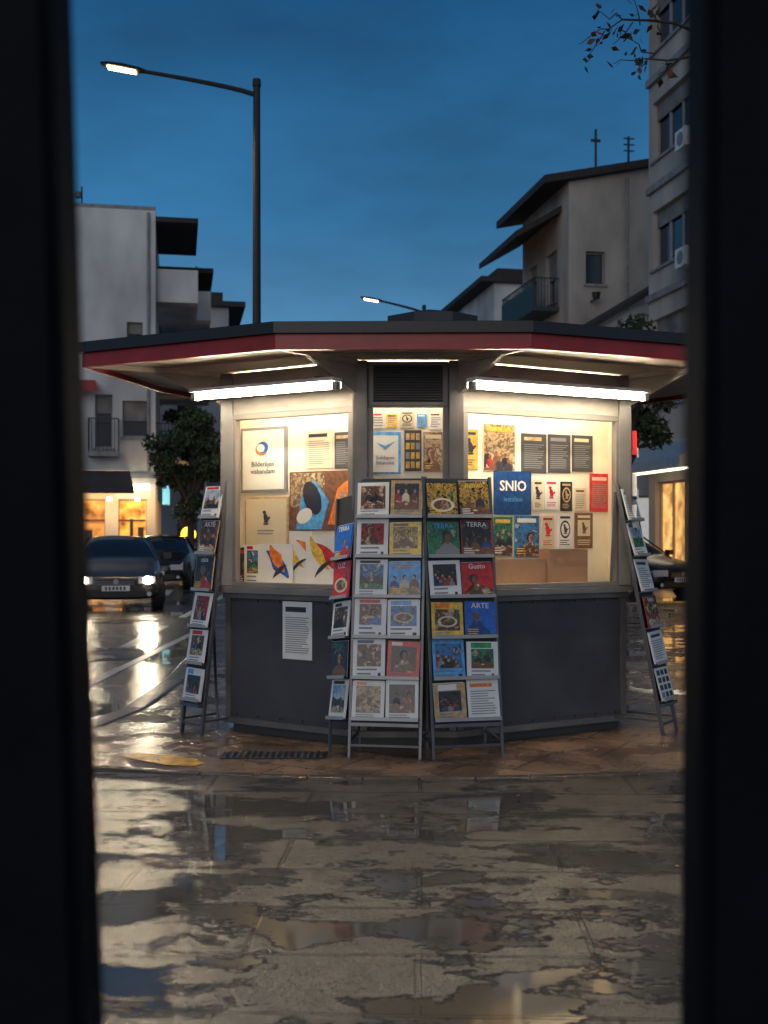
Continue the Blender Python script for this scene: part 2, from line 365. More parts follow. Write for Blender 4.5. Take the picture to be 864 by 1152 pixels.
def poster(mb, M, x, z, w, h, base='paper_white', style='photo', pic='pic_warm', acc='print_red', t=.006, y=0, par=None):
    mb.box(x, x+w, y-t, y, z, z+h, base, M)
    f = y-t-.0008; g = f-.0008; k = g-.0020
    if style == 'photo':
        a = rng.uniform(.09, .16)*w; top = z+h*rng.uniform(.78, .92); bot = z+h*rng.uniform(.14, .32)
        mb.rect(M, x+a, x+w-a, bot, top, f, pic)
        content(mb, M, x+a, x+w-a, bot, top, g)
        if bot-z > .16*h: lines(mb, M, x+a, x+w*.75, z+.03*h, bot-.03*h, 2, f)
        if top < z+.88*h: mb.rect(M, x+a, x+w*rng.uniform(.4, .8), top+.025*h, z+h*.97, f, acc if acc != base else 'ink_dark')
        if bot-z > .24*h: mb.rect(M, x+w*.78, x+w-a, z+.04*h, z+.12*h, f, 'ink_dark')
    elif style == 'full':
        mb.rect(M, x+.02*w, x+w*.98, z+.015*h, z+h*.985, f, pic)
        content(mb, M, x+.02*w, x+w*.98, z+.015*h, z+h*.80, g)
        if par is not None:
            wd = rng.choice(WORDS); text(wd, M, x+w*.5, z+h*.81, min(.048, w*1.1/len(wd)), acc if acc != base else 'paper_white', par, y=k-.001, name='masthead', bold=.0004)
        else: mb.rect(M, x+.1*w, x+.85*w, z+h*.83, z+h*.93, k, acc)
        if rng.random() < .6: lines(mb, M, x+w*.08, x+w*.45, z+h*.06, z+h*.24, 3, k, rng.choice(['paper_white', 'print_yellow']))
    elif style == 'text':
        mb.rect(M, x+.1*w, x+.8*w, z+h*.82, z+h*.91, f, acc)
        lines(mb, M, x+.1*w, x+.9*w, z+.1*h, z+.74*h, max(4, int(h/.022)), f, 'ink_grey')
    elif style == 'grid':
        for i in range(4):
            for j in range(3):
                mb.rect(M, x+w*(.08+j*.3), x+w*(.30+j*.3), z+h*(.07+i*.23), z+h*(.23+i*.23), f, rng.choice([pic, acc, 'ink_grey', pic]))
    elif style == 'badge':
        kind = rng.randrange(3)
        if kind == 0:
            mb.ell(M, x+w*.5, z+h*.55, w*.36, h*.26, f, acc, 20); mb.ell(M, x+w*.5, z+h*.55, w*.28, h*.20, g, base, 20); emblem(mb, M, x+w*.5, z+h*.55, h*.3, k, acc)
        elif kind == 1:
            mb.rect(M, x+w*.15, x+w*.85, z+h*.35, z+h*.80, f, acc); emblem(mb, M, x+w*.5, z+h*.57, h*.34, k, base)
        else:
            emblem(mb, M, x+w*.5, z+h*.56, h*.45, f, acc)
        lines(mb, M, x+.15*w, x+.85*w, z+.08*h, z+.26*h, 3, f, acc)
        mb.rect(M, x+.15*w, x+.85*w, z+h*.86, z+h*.93, f, acc)
    elif style == 'swoosh':
        def sw(cx, cz, r, wd, a0, a1, m, yy):
            p = []
            for i in range(13):
                a = a0+(a1-a0)*i/12; p.append((cx+r*math.cos(a), cz+r*math.sin(a)))
            for i in range(12, -1, -1):
                a = a0+(a1-a0)*i/12; q = r-wd*math.sin(math.pi*(i+.6)/13); p.append((cx+q*math.cos(a), cz+q*math.sin(a)))
            p = [(min(max(a, x+.003), x+w-.003), min(max(b, z+.003), z+h-.003)) for a, b in p]
            mb.poly(M, p, yy, m)
        sw(x+w*.2, z+h*.1, h*.75, w*.34, .1, 1.5, acc, f)
        sw(x+w*.9, z+h*.9, h*.6, w*.30, 3.0, 4.5, pic if not pic.startswith('pic') else 'print_orange', g)
        sw(x+w*.85, z+h*.05, h*.45, w*.12, 1.6, 2.9, 'ink_dark', k)

# ------------------------------------------------------------ ground
g = MB(); g.face([(-400, -150, -.12), (400, -150, -.12), (400, 900, -.12), (-400, 900, -.12)], 'wet_asphalt'); g.done('ground')
kerb = [(-60, 6.6), (-5, 6.9), (-3.2, 7.1), (-2.5, 7.42), (-2.12, 7.95), (-1.97, 8.8), (-1.97, 10.5), (-2.15, 13), (-2.6, 16), (-3.1, 19), (-3.3, 21), (-3.1, 21.7), (-2.5, 22), (60, 22)]
g = MB(); g.prism([(-60, -30), (60, -30), (60, 22)]+kerb[::-1][1:], -.118, 0, 'kerb_stone', 'wet_paving'); g.done('pavement')
kb = MB()
for a, b in zip(kerb[:-1], kerb[1:]):
    a = Vector((*a, 0)); b = Vector((*b, 0)); L_ = (b-a).length; n = max(1, int(L_/.9)) if L_ < 20 else 12
    for i in range(n):
        p = a.lerp(b, i/n); q = a.lerp(b, (i+1)/n); d = (q-p).normalized()
        kb.bar(p+Vector((0, 0, -.055)), q-d*.012+Vector((0, 0, -.055)), .17, 'kerb_stone', .13)
kb.done('kerb', bevel=.012)
g = MB(); cen = (.2, 12.3)
arc = [(cen[0]+6*math.cos(R(a)), cen[1]+6*math.sin(R(a))) for a in range(228, 313, 3)]
g.face([(x, y, .005) for x, y in arc]+[(4.2, 12, .005), (-1.85, 12, .005), (-1.85, 9.0, .005), (-2.0, 8.0, .005), (-2.6, 7.5, .005)], 'wet_platform')
g.done('kiosk_paving')
g = MB()
for i in range(len(arc)-1):
    a = Vector((*arc[i], -.004)); b = Vector((*arc[i+1], -.004)); g.bar(a, b-(b-a)*.02, .07, 'edge_stone', .026)
g.done('paving_edge_strip', bevel=.004)
g = MB()
def mark(pts, z, m='paint_line'): g.face([(x, y, z) for x, y in pts], m)
for k in range(4):
    y0 = 9.5+k*5.2; x0 = -3.3-(k*.18); mark([(x0, y0), (x0+.14, y0), (x0-.0, y0+3.4), (x0-.14, y0+3.4)], -.115)
for k in range(5):
    y0 = 14+k*6; x0 = -5.3-k*.9; mark([(x0, y0), (x0+.14, y0), (x0-.5, y0+3.4), (x0-.64, y0+3.4)], -.115)
mark([(-3.0, 9.0), (-2.9, 9.0), (-2.75, 21.5), (-2.87, 21.5)], -.115)
for k in range(7): mark([(-13+k*1.2, 27), (-12.4+k*1.2, 27), (-12.9+k*1.2, 30.5), (-13.5+k*1.2, 30.5)], -.115)
mark([(3, 24), (14, 24.3), (14, 24.45), (3, 24.15)], -.115, 'paint_yellow')
g.done('road_marking')
g = MB()
def gp(px, py):
    d = CZ*F/(py-600); return ((px-432)*d/F, d)
pts = [gp(*p) for p in ((134, 851), (160, 849), (190, 851), (215, 855), (231, 860), (215, 864), (185, 862), (158, 857))]
g.face([(x, y, .010) for x, y in pts], 'paint_yellow')
g.done('yellow_pavement_marking')
e = empty('drain_grate', (-.65, 6.93, 0)); g = MB()
g.box(-1.0, -.35, 6.82, 7.02, .004, .012, 'grate_iron')
for i in range(16): g.box(-.98+i*.039, -.965+i*.039, 6.83, 7.01, .013, .02, 'rack_metal')
g.done('bars', e)
e = empty('yellow_kerb', (6.8, 21.8, 0)); g = MB(); g.box(5.2, 12, 21.88, 22.12, .012, .04, 'paint_yellow'); g.done('painted_top', e)
lm = MB(); rl = random.Random(4)
for i in range(110):
    x = rl.uniform(-2.2, 2.6); y = rl.uniform(3.2, 8.2)
    if rl.random() < .5: y = rl.uniform(6.2, 6.8)
    a = rl.uniform(0, 6.28); s_ = rl.uniform(.010, .024); c, q = math.cos(a), math.sin(a)
    lm.face([(x+c*s_, y+q*s_, .017), (x-q*s_*.5, y+c*s_*.5, .022), (x-c*s_, y-q*s_, .017), (x+q*s_*.5, y-c*s_*.5, .018)], rl.choice(['leaf_rust', 'print_tan', 'bark', 'leaf_rust', 'bark']))
lm.done('fallen_leaves')

# ------------------------------------------------------------ kiosk
K = empty('newspaper_kiosk', (.3, 8.2, 0))
P1 = (-1.087, 7.78); P2 = (-.154, 7.2); P3 = (.463, 7.2); P4 = (1.689, 7.88); P5 = (1.70, 9.3); P0 = (-1.1, 9.2)
body = [P1, P2, P3, P4, P5, P0]
def offset(poly, d):
    n = len(poly); out = []
    for i in range(n):
        p = Vector(poly[i]); a = (p-Vector(poly[i-1])).normalized(); b = (Vector(poly[(i+1) % n])-p).normalized()
        na = Vector((a.y, -a.x)); nb = Vector((b.y, -b.x)); bis = (na+nb).normalized(); out.append(tuple(p+bis*d/max(.3, bis.dot(na))))
    return out
FL = frame(P1, P2); FC = frame(P2, P3); FR = frame(P3, P4)
kb = MB()
kb.prism(offset(body, -.04), .006, .09, 'louvre_dark')
kb.prism(body, .09, .97, 'charcoal_panel')
kb.prism(offset(body, .02), .07, .11, 'kiosk_metal')
kb.done('base_panels', K, bevel=.004)
kb = MB(); kb.prism(offset(body, .055), .972, 1.012, 'kiosk_frame'); kb.prism(offset(body, .03), .935, .970, 'kiosk_metal'); kb.done('counter', K, bevel=.005)
kb = MB()
for fr in (FL, FC, FR):
    M = fr['M']; L_ = fr['L']
    kb.box(.0, .045, -.022, -.001, .115, .932, 'kiosk_metal', M); kb.box(L_-.045, L_, -.022, -.001, .115, .932, 'kiosk_metal', M)
    kb.box(.046, L_-.046, -.010, -.001, .14, .91, 'charcoal_panel', M)
    for i in range(1, 42):
        zz = .15+i*.0178; kb.box(.05, L_-.05, -.0125, -.0101, zz, zz+.006, 'charcoal_panel', M)
    for zz in (.13, .92):
        n_ = int(L_/.16)
        for i in range(n_): kb.cyl(M @ Vector((.08+i*(L_-.16)/(n_-1), -.001, zz)), M @ Vector((.08+i*(L_-.16)/(n_-1), -.016, zz)), .006, 'rack_metal', n=8)
kb.done('panel_rails', K)
kb = MB()
for p, w in ((P1, .09), (P2, .10), (P3, .10), (P4, .09), (P5, .09), (P0, .09)):
    kb.box(p[0]-w/2, p[0]+w/2, p[1]-w/2+.0, p[1]+w/2, 1.014, 2.485, 'kiosk_metal')
kb.done('corner_posts', K, bevel=.008)
kb = MB(); gl = MB()
for fr, zt in ((FL, 2.16), (FC, 2.19), (FR, 2.16)):
    M = fr['M']; L_ = fr['L']
    if fr is FC:
        kb.box(.05, L_-.05, 0, .03, 2.20, 2.485, 'kiosk_frame', M)
        kb.box(.085, L_-.085, -.008, -.001, 2.225, 2.46, 'louvre_dark', M)
        for i in range(14): kb.box(.09, L_-.09, -.016, -.009, 2.232+i*.0162, 2.238+i*.0162, 'rack_dark', M)
    else:
        kb.box(.05, L_-.05, -.005, .03, 2.20, 2.485, 'header_metal', M)
        kb.box(.05, L_-.05, -.02, -.006, 2.33, 2.345, 'kiosk_frame', M)
    for (a, b, c, d) in ((.05, L_-.05, zt, 2.199), (.05, L_-.05, 1.014, 1.045), (.05, .085, 1.046, zt-.001), (L_-.085, L_-.05, 1.046, zt-.001)):
        kb.box(a, b, -.015, .035, c, d, 'kiosk_frame', M)
    gl.rect(M, .085, L_-.085, 1.045, zt, .012, 'window_glass')
kb.done('window_frames', K, bevel=.003); gl.done('window_glass', K)
kb = MB()
for A, B in ((P4, P5), (P5, P0), (P0, P1)):
    fr = frame(A, B); kb.box(.05, fr['L']-.05, 0, .03, 1.014, 2.485, 'header_metal', fr['M']); kb.box(.05, fr['L']-.05, .032, .04, 1.014, 2.485, 'interior_cream', fr['M'])
kb.done('rear_walls', K)
kb = MB(); fr = frame(P4, P5); M = fr['M']
for z_, h_, m_ in ((1.93, .17, 'print_red'), (1.64, .16, 'paper_white'), (1.42, .16, 'paper_white'), (1.16, .2, 'paper_cream')):
    kb.box(-.02, .16, -.085, -.052, z_, z_+h_, m_, M); kb.box(-.03, .17, -.095, -.0851, z_-.02, z_+.05, 'tray_clear', M); kb.box(.0, .15, -.0515, -.001, z_+.02, z_+.05, 'rack_metal', M)
kb.done('brochure_holders', K)
kb = MB()
kl, kc, kr = .34, .20, .36
kb.box(-.19, FL['L'], kl, kl+.02, 1.02, 2.44, 'interior_cream', FL['M'])
kb.box(.0, FC['L'], kc, kc+.02, 1.02, 2.44, 'interior_cream', FC['M'])
kb.box(-.12, FR['L']+.18, kr, kr+.02, 1.02, 2.44, 'interior_cream', FR['M'])
kb.box(.03, FL['L']-.0, .04, kl-.002, 1.014, 1.03, 'interior_cream', FL['M'])
kb.box(0, FR['L']-.05, .04, kr-.002, 1.014, 1.03, 'interior_cream', FR['M'])
kb.done('display_boards', K)
kb = MB()
kb.box(.08, FL['L']-.05, .10, .16, 2.40, 2.43, 'case_glow', FL['M'])
kb.box(.05, FR['L']-.08, .10, .16, 2.40, 2.43, 'case_glow', FR['M'])
kb.box(.12, FC['L']-.12, .05, .09, 2.40, 2.43, 'case_glow', FC['M'])
kb.done('display_case_lamps', K)
pm = MB()
def pp(fr, k, box, **kw):
    x, z, w, h = prect(fr, k, *box); poster(pm, fr['M'], x, z, w, h, y=k-.002, **kw); return x, z, w, h
MLf = FL['M']
x, z, w, h = prect(FL, kl, 273, 481, 324, 554)
pm.box(x, x+w, kl-.02, kl-.001, z, z+h, 'ink_grey', MLf); pm.box(x+.02, x+w-.02, kl-.024, kl-.0205, z+.02, z+h-.02, 'paper_white', MLf)
pm.ell(MLf, x+w*.47, z+h*.66, .055, .045, kl-.026, 'print_orange'); pm.ell(MLf, x+w*.50, z+h*.69, .05, .042, kl-.0275, 'print_blue'); pm.ell(MLf, x+w*.46, z+h*.68, .036, .03, kl-.029, 'paper_white')
text('Bilderlijen\nvisbandam', MLf, x+w*.5, z+h*.40, .052, 'ink_dark', K, y=kl-.027)
x, z, w, h = prect(FL, kl, 277, 559, 326, 616)
pm.box(x, x+w, kl-.016, kl-.001, z, z+h, 'print_tan', MLf); pm.box(x+.015, x+w-.015, kl-.02, kl-.0165, z+.015, z+h-.015, 'paper_cream', MLf)
emblem(pm, MLf, x+w*.5, z+h*.58, .11, kl-.022); lines(pm, MLf, x+w*.3, x+w*.7, z+h*.24, z+h*.36, 2, kl-.0215)
pp(FL, kl, (345, 484, 375, 527), base='paper_cream', style='text', acc='ink_dark')
pp(FL, kl, (377, 486, 396, 527), base='slate', style='text', acc='print_tan')
pp(FL, kl, (399, 486, 412, 527), base='print_tan', style='grid')
x, z, w, h = prect(FL, kl, 327, 530, 400, 597)
pm.box(x, x+w, kl-.012, kl-.001, z, z+h, 'print_brown', MLf)
pm.rect(MLf, x+.01, x+w*.55, z+h*.4, z+h-.01, kl-.0135, 'pic_tan')
pm.poly(MLf, [(x+w*.1, z+.01), (x+w*.5, z+.01), (x+w*.62, z+h*.5), (x+w*.4, z+h*.85), (x+w*.2, z+h*.6)], kl-.015, 'print_sky')
pm.ell(MLf, x+w*.36, z+h*.55, w*.13, h*.3, kl-.0165, 'ink_dark', 16, .4)
pm.ell(MLf, x+w*.24, z+h*.25, w*.13, h*.12, kl-.018, 'paper_white', 16, .5)
pm.poly(MLf, [(x+w*.6, z+h*.1), (x+w*.97, z+h*.1), (x+w*.97, z+h*.9), (x+w*.75, z+h*.7)], kl-.0155, 'print_orange')
pm.ell(MLf, x+w*.8, z+h*.45, w*.08, h*.25, kl-.0172, 'skin_print', 14, -.3)
kk = kl-.10
pp(FL, kk, (268, 616, 283, 657), base='paper_black', style='full', pic='pic_dark', acc='print_red')
pp(FL, kk, (276, 613, 296, 657), base='paper_white', style='photo', pic='pic_dark', t=.01)
pp(FL, kk-.02, (291, 612, 330, 658), base='paper_white', style='swoosh', pic='print_orange', acc='print_blue')
pp(FL, kk, (326, 598, 352, 658), base='paper_white', style='swoosh', pic='print_yellow', acc='print_orange')
pp(FL, kk-.03, (345, 602, 381, 659), base='paper_white', style='swoosh', pic='print_yellow', acc='print_red')
pp(FL, kk-.05, (378, 606, 400, 659), base='print_sky', style='full', pic='pic_blue', acc='paper_white')
pp(FC, kc, (416, 486, 451, 533), base='print_sky', style='text', acc='paper_white')
x, z, w, h = prect(FC, kc-.01, 419, 490, 448, 531)
pm.box(x, x+w, kc-.012, kc-.0095, z, z+h, 'paper_white', FC['M'])
text('Soldapen\nbitanoke', FC['M'], x+w*.5, z+h*.35, .034, 'ink_dark', K, y=kc-.014)
pm.poly(FC['M'], [(x+w*.15, z+h*.8), (x+w*.5, z+h*.6), (x+w*.9, z+h*.85), (x+w*.5, z+h*.72)], kc-.014, 'print_sky')
pp(FC, kc, (455, 484, 474, 530), base='slate', style='grid', pic='print_gold', acc='print_tan')
pp(FC, kc, (476, 486, 500, 531), base='print_tan', style='full', pic='pic_tan', acc='paper_cream')
# pinned notes along the top of the centre window
for bx, bs, st, ac in (((419, 464, 432, 482), 'paper_white', 'text', 'print_red'), ((435, 466, 447, 481), 'print_yellow', 'text', 'ink_dark'), ((450, 463, 466, 481), 'paper_cream', 'badge', 'ink_dark'), ((469, 466, 480, 480), 'print_sky', 'text', 'paper_white'), ((483, 464, 497, 483), 'paper_white', 'text', 'print_brown')):
    pp(FC, kc, bx, base=bs, style=st, acc=ac)
RW = [((520, 483, 537, 528), 'print_gold', 'badge', 'pic_gold', 'ink_dark'), ((543, 477, 579, 530), 'paper_cream', 'full', 'pic_tan', 'print_gold'),
      ((586, 488, 614, 532), 'slate', 'text', 'pic_dark', 'print_tan'), ((616, 489, 641, 532), 'slate', 'text', 'pic_dark', 'ink_grey'), ((643, 490, 666, 531), 'slate', 'text', 'pic_dark', 'paper_cream'),
      ((555, 530, 597, 579), 'print_navy', 'none', '', ''), ((599, 540, 610, 574), 'paper_cream', 'badge', 'pic_tan', 'ink_dark'), ((612, 540, 627, 573), 'paper_white', 'badge', 'pic_dark', 'print_red'),
      ((630, 542, 643, 575), 'paper_black', 'badge', 'pic_dark', 'print_tan'), ((646, 549, 659, 575), 'paper_cream', 'text', 'pic_dark', 'print_brown'), ((663, 533, 686, 576), 'print_red', 'text', 'pic_red', 'paper_cream'),
      ((554, 581, 576, 626), 'print_lime', 'full', 'pic_green', 'print_yellow'), ((578, 580, 606, 627), 'print_sky', 'full', 'pic_blue', 'paper_white'), ((608, 580, 623, 617), 'paper_cream', 'badge', 'pic_dark', 'print_red'),
      ((627, 578, 643, 617), 'paper_white', 'badge', 'pic_dark', 'ink_dark'), ((646, 577, 666, 617), 'print_brown', 'badge', 'pic_dark', 'paper_cream')]
for b_, base, st, pc, ac in RW:
    q = pp(FR, kr, b_, base=base, style=st, pic=pc or 'pic_dark', acc=ac or 'print_red')
    if st == 'none':
        text('SNIO', FR['M'], q[0]+q[2]*.5, q[1]+q[3]*.55, .10, 'paper_white', K, y=kr-.012, bold=.002)
        text('lestalinn', FR['M'], q[0]+q[2]*.5, q[1]+q[3]*.30, .05, 'print_sky', K, y=kr-.012)
a = prect(FR, kr-.1, 553, 628, 612, 657); pm.box(a[0], a[0]+a[2], kr-.12, kr-.02, 1.032, 1.032+.17, 'cardboard', FR['M'])
a = prect(FR, kr-.1, 613, 618, 656, 657); pm.box(a[0], a[0]+a[2], kr-.15, kr-.03, 1.032, 1.032+.235, 'cardboard', FR['M'])
pm.done('posters', K)
nm = MB(); x, z, w, h = prect(FL, -.016, 318, 677, 351, 742)
poster(nm, FL['M'], x, z, w, h, style='text', acc='ink_dark', t=.003, y=-.0135); nm.done('paper_notice', K)
roof = [(-.64, 6.6), (.864, 6.57), (2.35, 7.2), (2.45, 9.0), (1.6, 10.3), (-.9, 10.3), (-1.72, 8.6), (-1.97, 7.31)]
kb = MB()
ro = offset(roof, .035)
kb.prism(ro, 2.556, 2.622, 'fascia_black')
kb.prism(offset(roof, -.03), 2.497, 2.55, 'soffit_cream')
top = [(.3+(x-.3)*.25, 8.4+(y-8.4)*.2, 2.90) for x, y in ro]
for i in range(8):
    a, b = ro[i], ro[(i+1) % 8]; kb.face([(a[0], a[1], 2.623), (b[0], b[1], 2.623), top[(i+1) % 8], top[i]], 'roof_grey')
kb.face(top, 'roof_grey')
cap = [(.36+.36*math.cos(R(a)), 8.4+.33*math.sin(R(a))) for a in range(22, 382, 45)]
kb.prism(cap, 2.90, 2.985, 'roof_grey')
for i in range(8): kb.face([(*cap[i], 2.986), (*cap[(i+1) % 8], 2.986), (.34, 8.4, 3.06)], 'roof_grey')
kb.done('roof', K, bevel=.004)
kb = MB(); ri = offset(roof, -.028)
for i in range(8):
    a, b, c, d = roof[i], roof[(i+1) % 8], ri[(i+1) % 8], ri[i]
    kb.prism([a, b, c, d], 2.462, 2.5555, 'fascia_red')
kb.done('red_fascia', K)
kb = MB()
ribs = [(P1, roof[7]), (P2, roof[0]), (P3, roof[1]), (P4, roof[2])]
for p, q in ribs:
    a = Vector(p); b = Vector(q); d = (b-a).normalized(); nn = Vector((-d.y, d.x))*.016
    ln = (b-a).length-.06
    A = a+d*.05; Bq = a+d*(ln); C = a+d*min(.52, ln*.7)
    kb.bar((A.x, A.y, 2.478), (Bq.x, Bq.y, 2.478), .035, 'soffit_cream', .032)
    pts = [Vector((A.x, A.y, 2.46)), Vector((C.x, C.y, 2.46)), Vector((A.x, A.y, 2.27))]
    n3 = Vector((nn.x, nn.y, 0))
    kb.face([p_+n3 for p_ in pts], 'header_metal'); kb.face([p_-n3 for p_ in pts][::-1], 'header_metal')
    for i in range(3): kb.face([pts[i]+n3, pts[(i+1) % 3]+n3, pts[(i+1) % 3]-n3, pts[i]-n3], 'header_metal')
for i, (A_, B_) in {7: (P1, P2), 0: (P2, P3), 1: (P3, P4)}.items():
    for s_ in (.5,):
        a = Vector(ri[i]).lerp(Vector(A_), s_); b = Vector(ri[(i+1) % 8]).lerp(Vector(B_), s_)
        kb.bar((a.x, a.y, 2.487), (b.x, b.y, 2.487), .016, 'soffit_cream', .012)
kb.done('soffit_brackets', K)
kb = MB()
for a, b in ((Vector((-.315, 6.99, 2.300)), Vector((-1.265, 7.57, 2.300))), (Vector((.565, 6.97, 2.298)), Vector((1.765, 7.64, 2.306)))):
    d = (b-a).normalized(); nn = Vector((-d.y, d.x, 0)).normalized(); nn = nn if nn.y > 0 else -nn
    kb.cyl(a, b, .018, 'tube_glow', n=10)
    kb.bar(a-d*.03+Vector((0, 0, .040)), b+d*.03+Vector((0, 0, .040)), .10, 'fixture_white', .022)
    kb.bar(a-d*.03+nn*.048+Vector((0, 0, .008)), b+d*.03+nn*.048+Vector((0, 0, .008)), .006, 'fixture_white', .04)  # back plate added to shield the header and throw tube light outward
    for q, sgn in ((a, -1), (b, 1)):
        kb.bar(q, q+d*sgn*.035, .042, 'ink_grey', .05)
    for t_ in (.12, .88):
        q = a.lerp(b, t_)+Vector((0, 0, .06))
        kb.bar(q, q+nn*.30+Vector((0, 0, .01)), .022, 'kiosk_metal')
kb.done('fluorescent_tubes', K)

# ------------------------------------------------------------ racks
def rack(base, yaw, lean, cols, rows, covers, cw=.20, pitch=.252, z0=.24, side=None, back=.22):
    e = empty('magazine_rack', base)
    M0 = T(base) @ RZ(yaw); M = M0 @ RX(-lean)
    w = cols*(cw+.012); top = z0+rows*pitch
    mb = MB(); cv = MB()
    for sx in (-w/2-.008, w/2+.008): mb.box(sx-.009, sx+.009, .005, .03, .0, top+.01, 'rack_metal', M)
    mb.box(-w/2, w/2, .012, .02, z0-.02, top, 'rack_dark', M)
    mb.box(-w/2, w/2, -.03, .02, z0-.045, z0-.022, 'rack_metal', M)
    sa, ca = math.sin(R(lean)), math.cos(R(lean))
    for sx in (-w/2-.008, w/2+.008):
        mb.bar(M0 @ Vector((sx, top*sa+.03, top*ca-.05)), M0 @ Vector((sx, top*sa*.6+back, 0)), .018, 'rack_metal')
        mb.bar(M0 @ Vector((sx, .03, .1)), M0 @ Vector((sx, top*sa*.6+back-.02, .1)), .014, 'rack_metal')
    mb.bar(M @ Vector((-w/2, .015, .08)), M @ Vector((w/2, .015, .08)), .016, 'rack_metal')
    def fill(Mx, x0, ncol, cl, r0=0):
        for r in range(r0, rows):
            zb = z0+(rows-1-r)*pitch
            mb.box(x0, x0+ncol*(cw+.012), -.035, .010, zb-.010, zb-.003, 'rack_metal', Mx)
            mb.box(x0+.002, x0+ncol*(cw+.012)-.002, -.038, -.0355, zb-.010, zb+.012, 'tray_clear', Mx)
            for c in range(ncol):
                base_, st, pc, ac = cl[r-r0][c]
                Mc = Mx @ T((x0+c*(cw+.012)+.005, -.014, zb)) @ RX(-rng.uniform(1, 6)) @ Matrix.Rotation(R(rng.uniform(-1.8, 1.8)), 4, 'Y')
                hh = rng.uniform(.215, .243)
                for q in range(rng.choice([1, 2, 3])): cv.box(rng.uniform(0, .008), cw-rng.uniform(0, .008), .0005+q*.003, .003+q*.003, 0, hh+rng.uniform(-.01, .006), 'paper_white', Mc)
                poster(cv, Mc, 0, 0, cw+.002, hh, base=base_, style=st, pic=pc, acc=ac, t=.004, par=e)
    fill(M, -w/2, cols, covers)
    if side:
        Ms_ = M @ T((-w/2-.02, .0, 0)) @ RZ(-48)
        mb.box(-.215, 0, .012, .018, z0-.02, top-.1, 'rack_dark', Ms_); mb.box(-.232, -.216, 0, .02, 0.0, top-.1, 'rack_metal', Ms_)
        fill(Ms_, -.214, 1, side, 1)
    mb.done('frame', e, bevel=.002); cv.done('magazines', e)
    return e
Wp = 'paper_white'
LR = [[(Wp, 'photo', 'pic_warm', 'ink_dark'), ('print_tan', 'photo', 'pic_dark', 'print_brown')],
      [(Wp, 'photo', 'pic_red', 'print_red'), ('print_yellow', 'photo', 'pic_gold', 'print_brown')],
      [(Wp, 'photo', 'pic_dark', 'ink_dark'), ('print_sky', 'full', 'print_sky', 'print_orange')],
      [(Wp, 'photo', 'pic_warm', 'print_red'), (Wp, 'photo', 'pic_blue', 'print_sky')],
      [(Wp, 'photo', 'pic_warm', 'print_navy'), ('print_red', 'photo', 'pic_dark', Wp)],
      [(Wp, 'photo', 'pic_warm', 'print_orange'), (Wp, 'photo', 'pic_dark', 'ink_grey')]]
LS = [[('print_blue', 'full', 'print_blue', Wp)], [('print_red', 'full', 'print_red', Wp)], [(Wp, 'photo', 'pic_warm', Wp)], [('paper_black', 'full', 'pic_dark', 'print_green')], [(Wp, 'photo', 'pic_dark', Wp)]]
RR_ = [[('paper_black', 'full', 'pic_gold', 'print_gold'), ('paper_black', 'full', 'pic_gold', 'print_yellow')],
       [('print_green', 'full', 'pic_green', 'print_sky'), ('print_red', 'full', 'pic_dark', 'print_red')],
       [(Wp, 'photo', 'pic_dark', 'ink_grey'), ('print_red', 'full', 'print_red', Wp)],
       [('print_yellow', 'photo', 'pic_warm', 'print_orange'), ('print_blue', 'full', 'print_blue', Wp)],
       [('print_sky', 'photo', 'pic_blue', 'print_blue'), (Wp, 'photo', 'pic_green', 'print_green')],
       [('print_tan', 'photo', 'pic_dark', Wp), (Wp, 'text', 'pic_dark', 'print_orange')]]
rack((.0, 6.84, 0), -9, 9, 2, 6, LR, side=LS)
rack((.52, 6.84, 0), 12, 9, 2, 6, RR_)
SR = [[(Wp, 'photo', 'pic_warm', 'print_red')], [('print_tan', 'full', 'pic_warm', Wp)], [('print_tan', 'full', 'pic_dark', Wp)], [(Wp, 'photo', 'pic_red', 'print_red')], [(Wp, 'photo', 'pic_warm', 'print_red')], [(Wp, 'photo', 'pic_dark', 'print_sky')]]
rack((-1.33, 7.66, 0), -44, 7, 1, 6, SR, cw=.20, back=.2)
rack((1.99, 7.72, 0), 56, 11, 1, 6, [[(Wp, 'text', 'pic_dark', 'ink_dark')], [(Wp, 'photo', 'pic_dark', Wp)], [(Wp, 'text', 'pic_dark', 'ink_dark')], [('print_red', 'full', 'pic_warm', Wp)], [(Wp, 'text', 'pic_dark', 'ink_dark')], [(Wp, 'grid', 'slate', 'ink_dark')]], cw=.24, back=.25)

# ------------------------------------------------------------ gate posts next to camera
for (xt, xb, s_) in ((-.296, -.266, -1), (.286, .281, 1)):
    e = empty('gate_post', (xb, 1.05, 0)); mb = MB()
    k_ = (xt-xb)/.95; z0, z1 = 0, 3.2
    xa = xb+k_*(z0-.94); xc = xb+k_*(z1-.94)
    def col(xo0, xo1, y0, y1, m):
        lo = [Vector((xa+s_*xo0, y0, z0)), Vector((xa+s_*xo1, y0, z0)), Vector((xa+s_*xo1, y1, z0)), Vector((xa+s_*xo0, y1, z0))]
        hi = [v+Vector((xc-xa, 0, z1)) for v in lo]
        mb.face(hi, m); mb.face(lo[::-1], m)
        for i in range(4): mb.face([lo[i], lo[(i+1) % 4], hi[(i+1) % 4], hi[i]], m)
    col(0, .14, 1.0, 1.06, 'post_paint'); col(.01, .13, .985, .999, 'post_paint')
    mb.done('upright', e, bevel=.004)
    mb = MB(); mb.box(xa-.06*(1-s_)-.03, xa+.06*(1+s_)+.03, .96, 1.12, .001, .02, 'post_paint'); mb.done('base_plate', e)

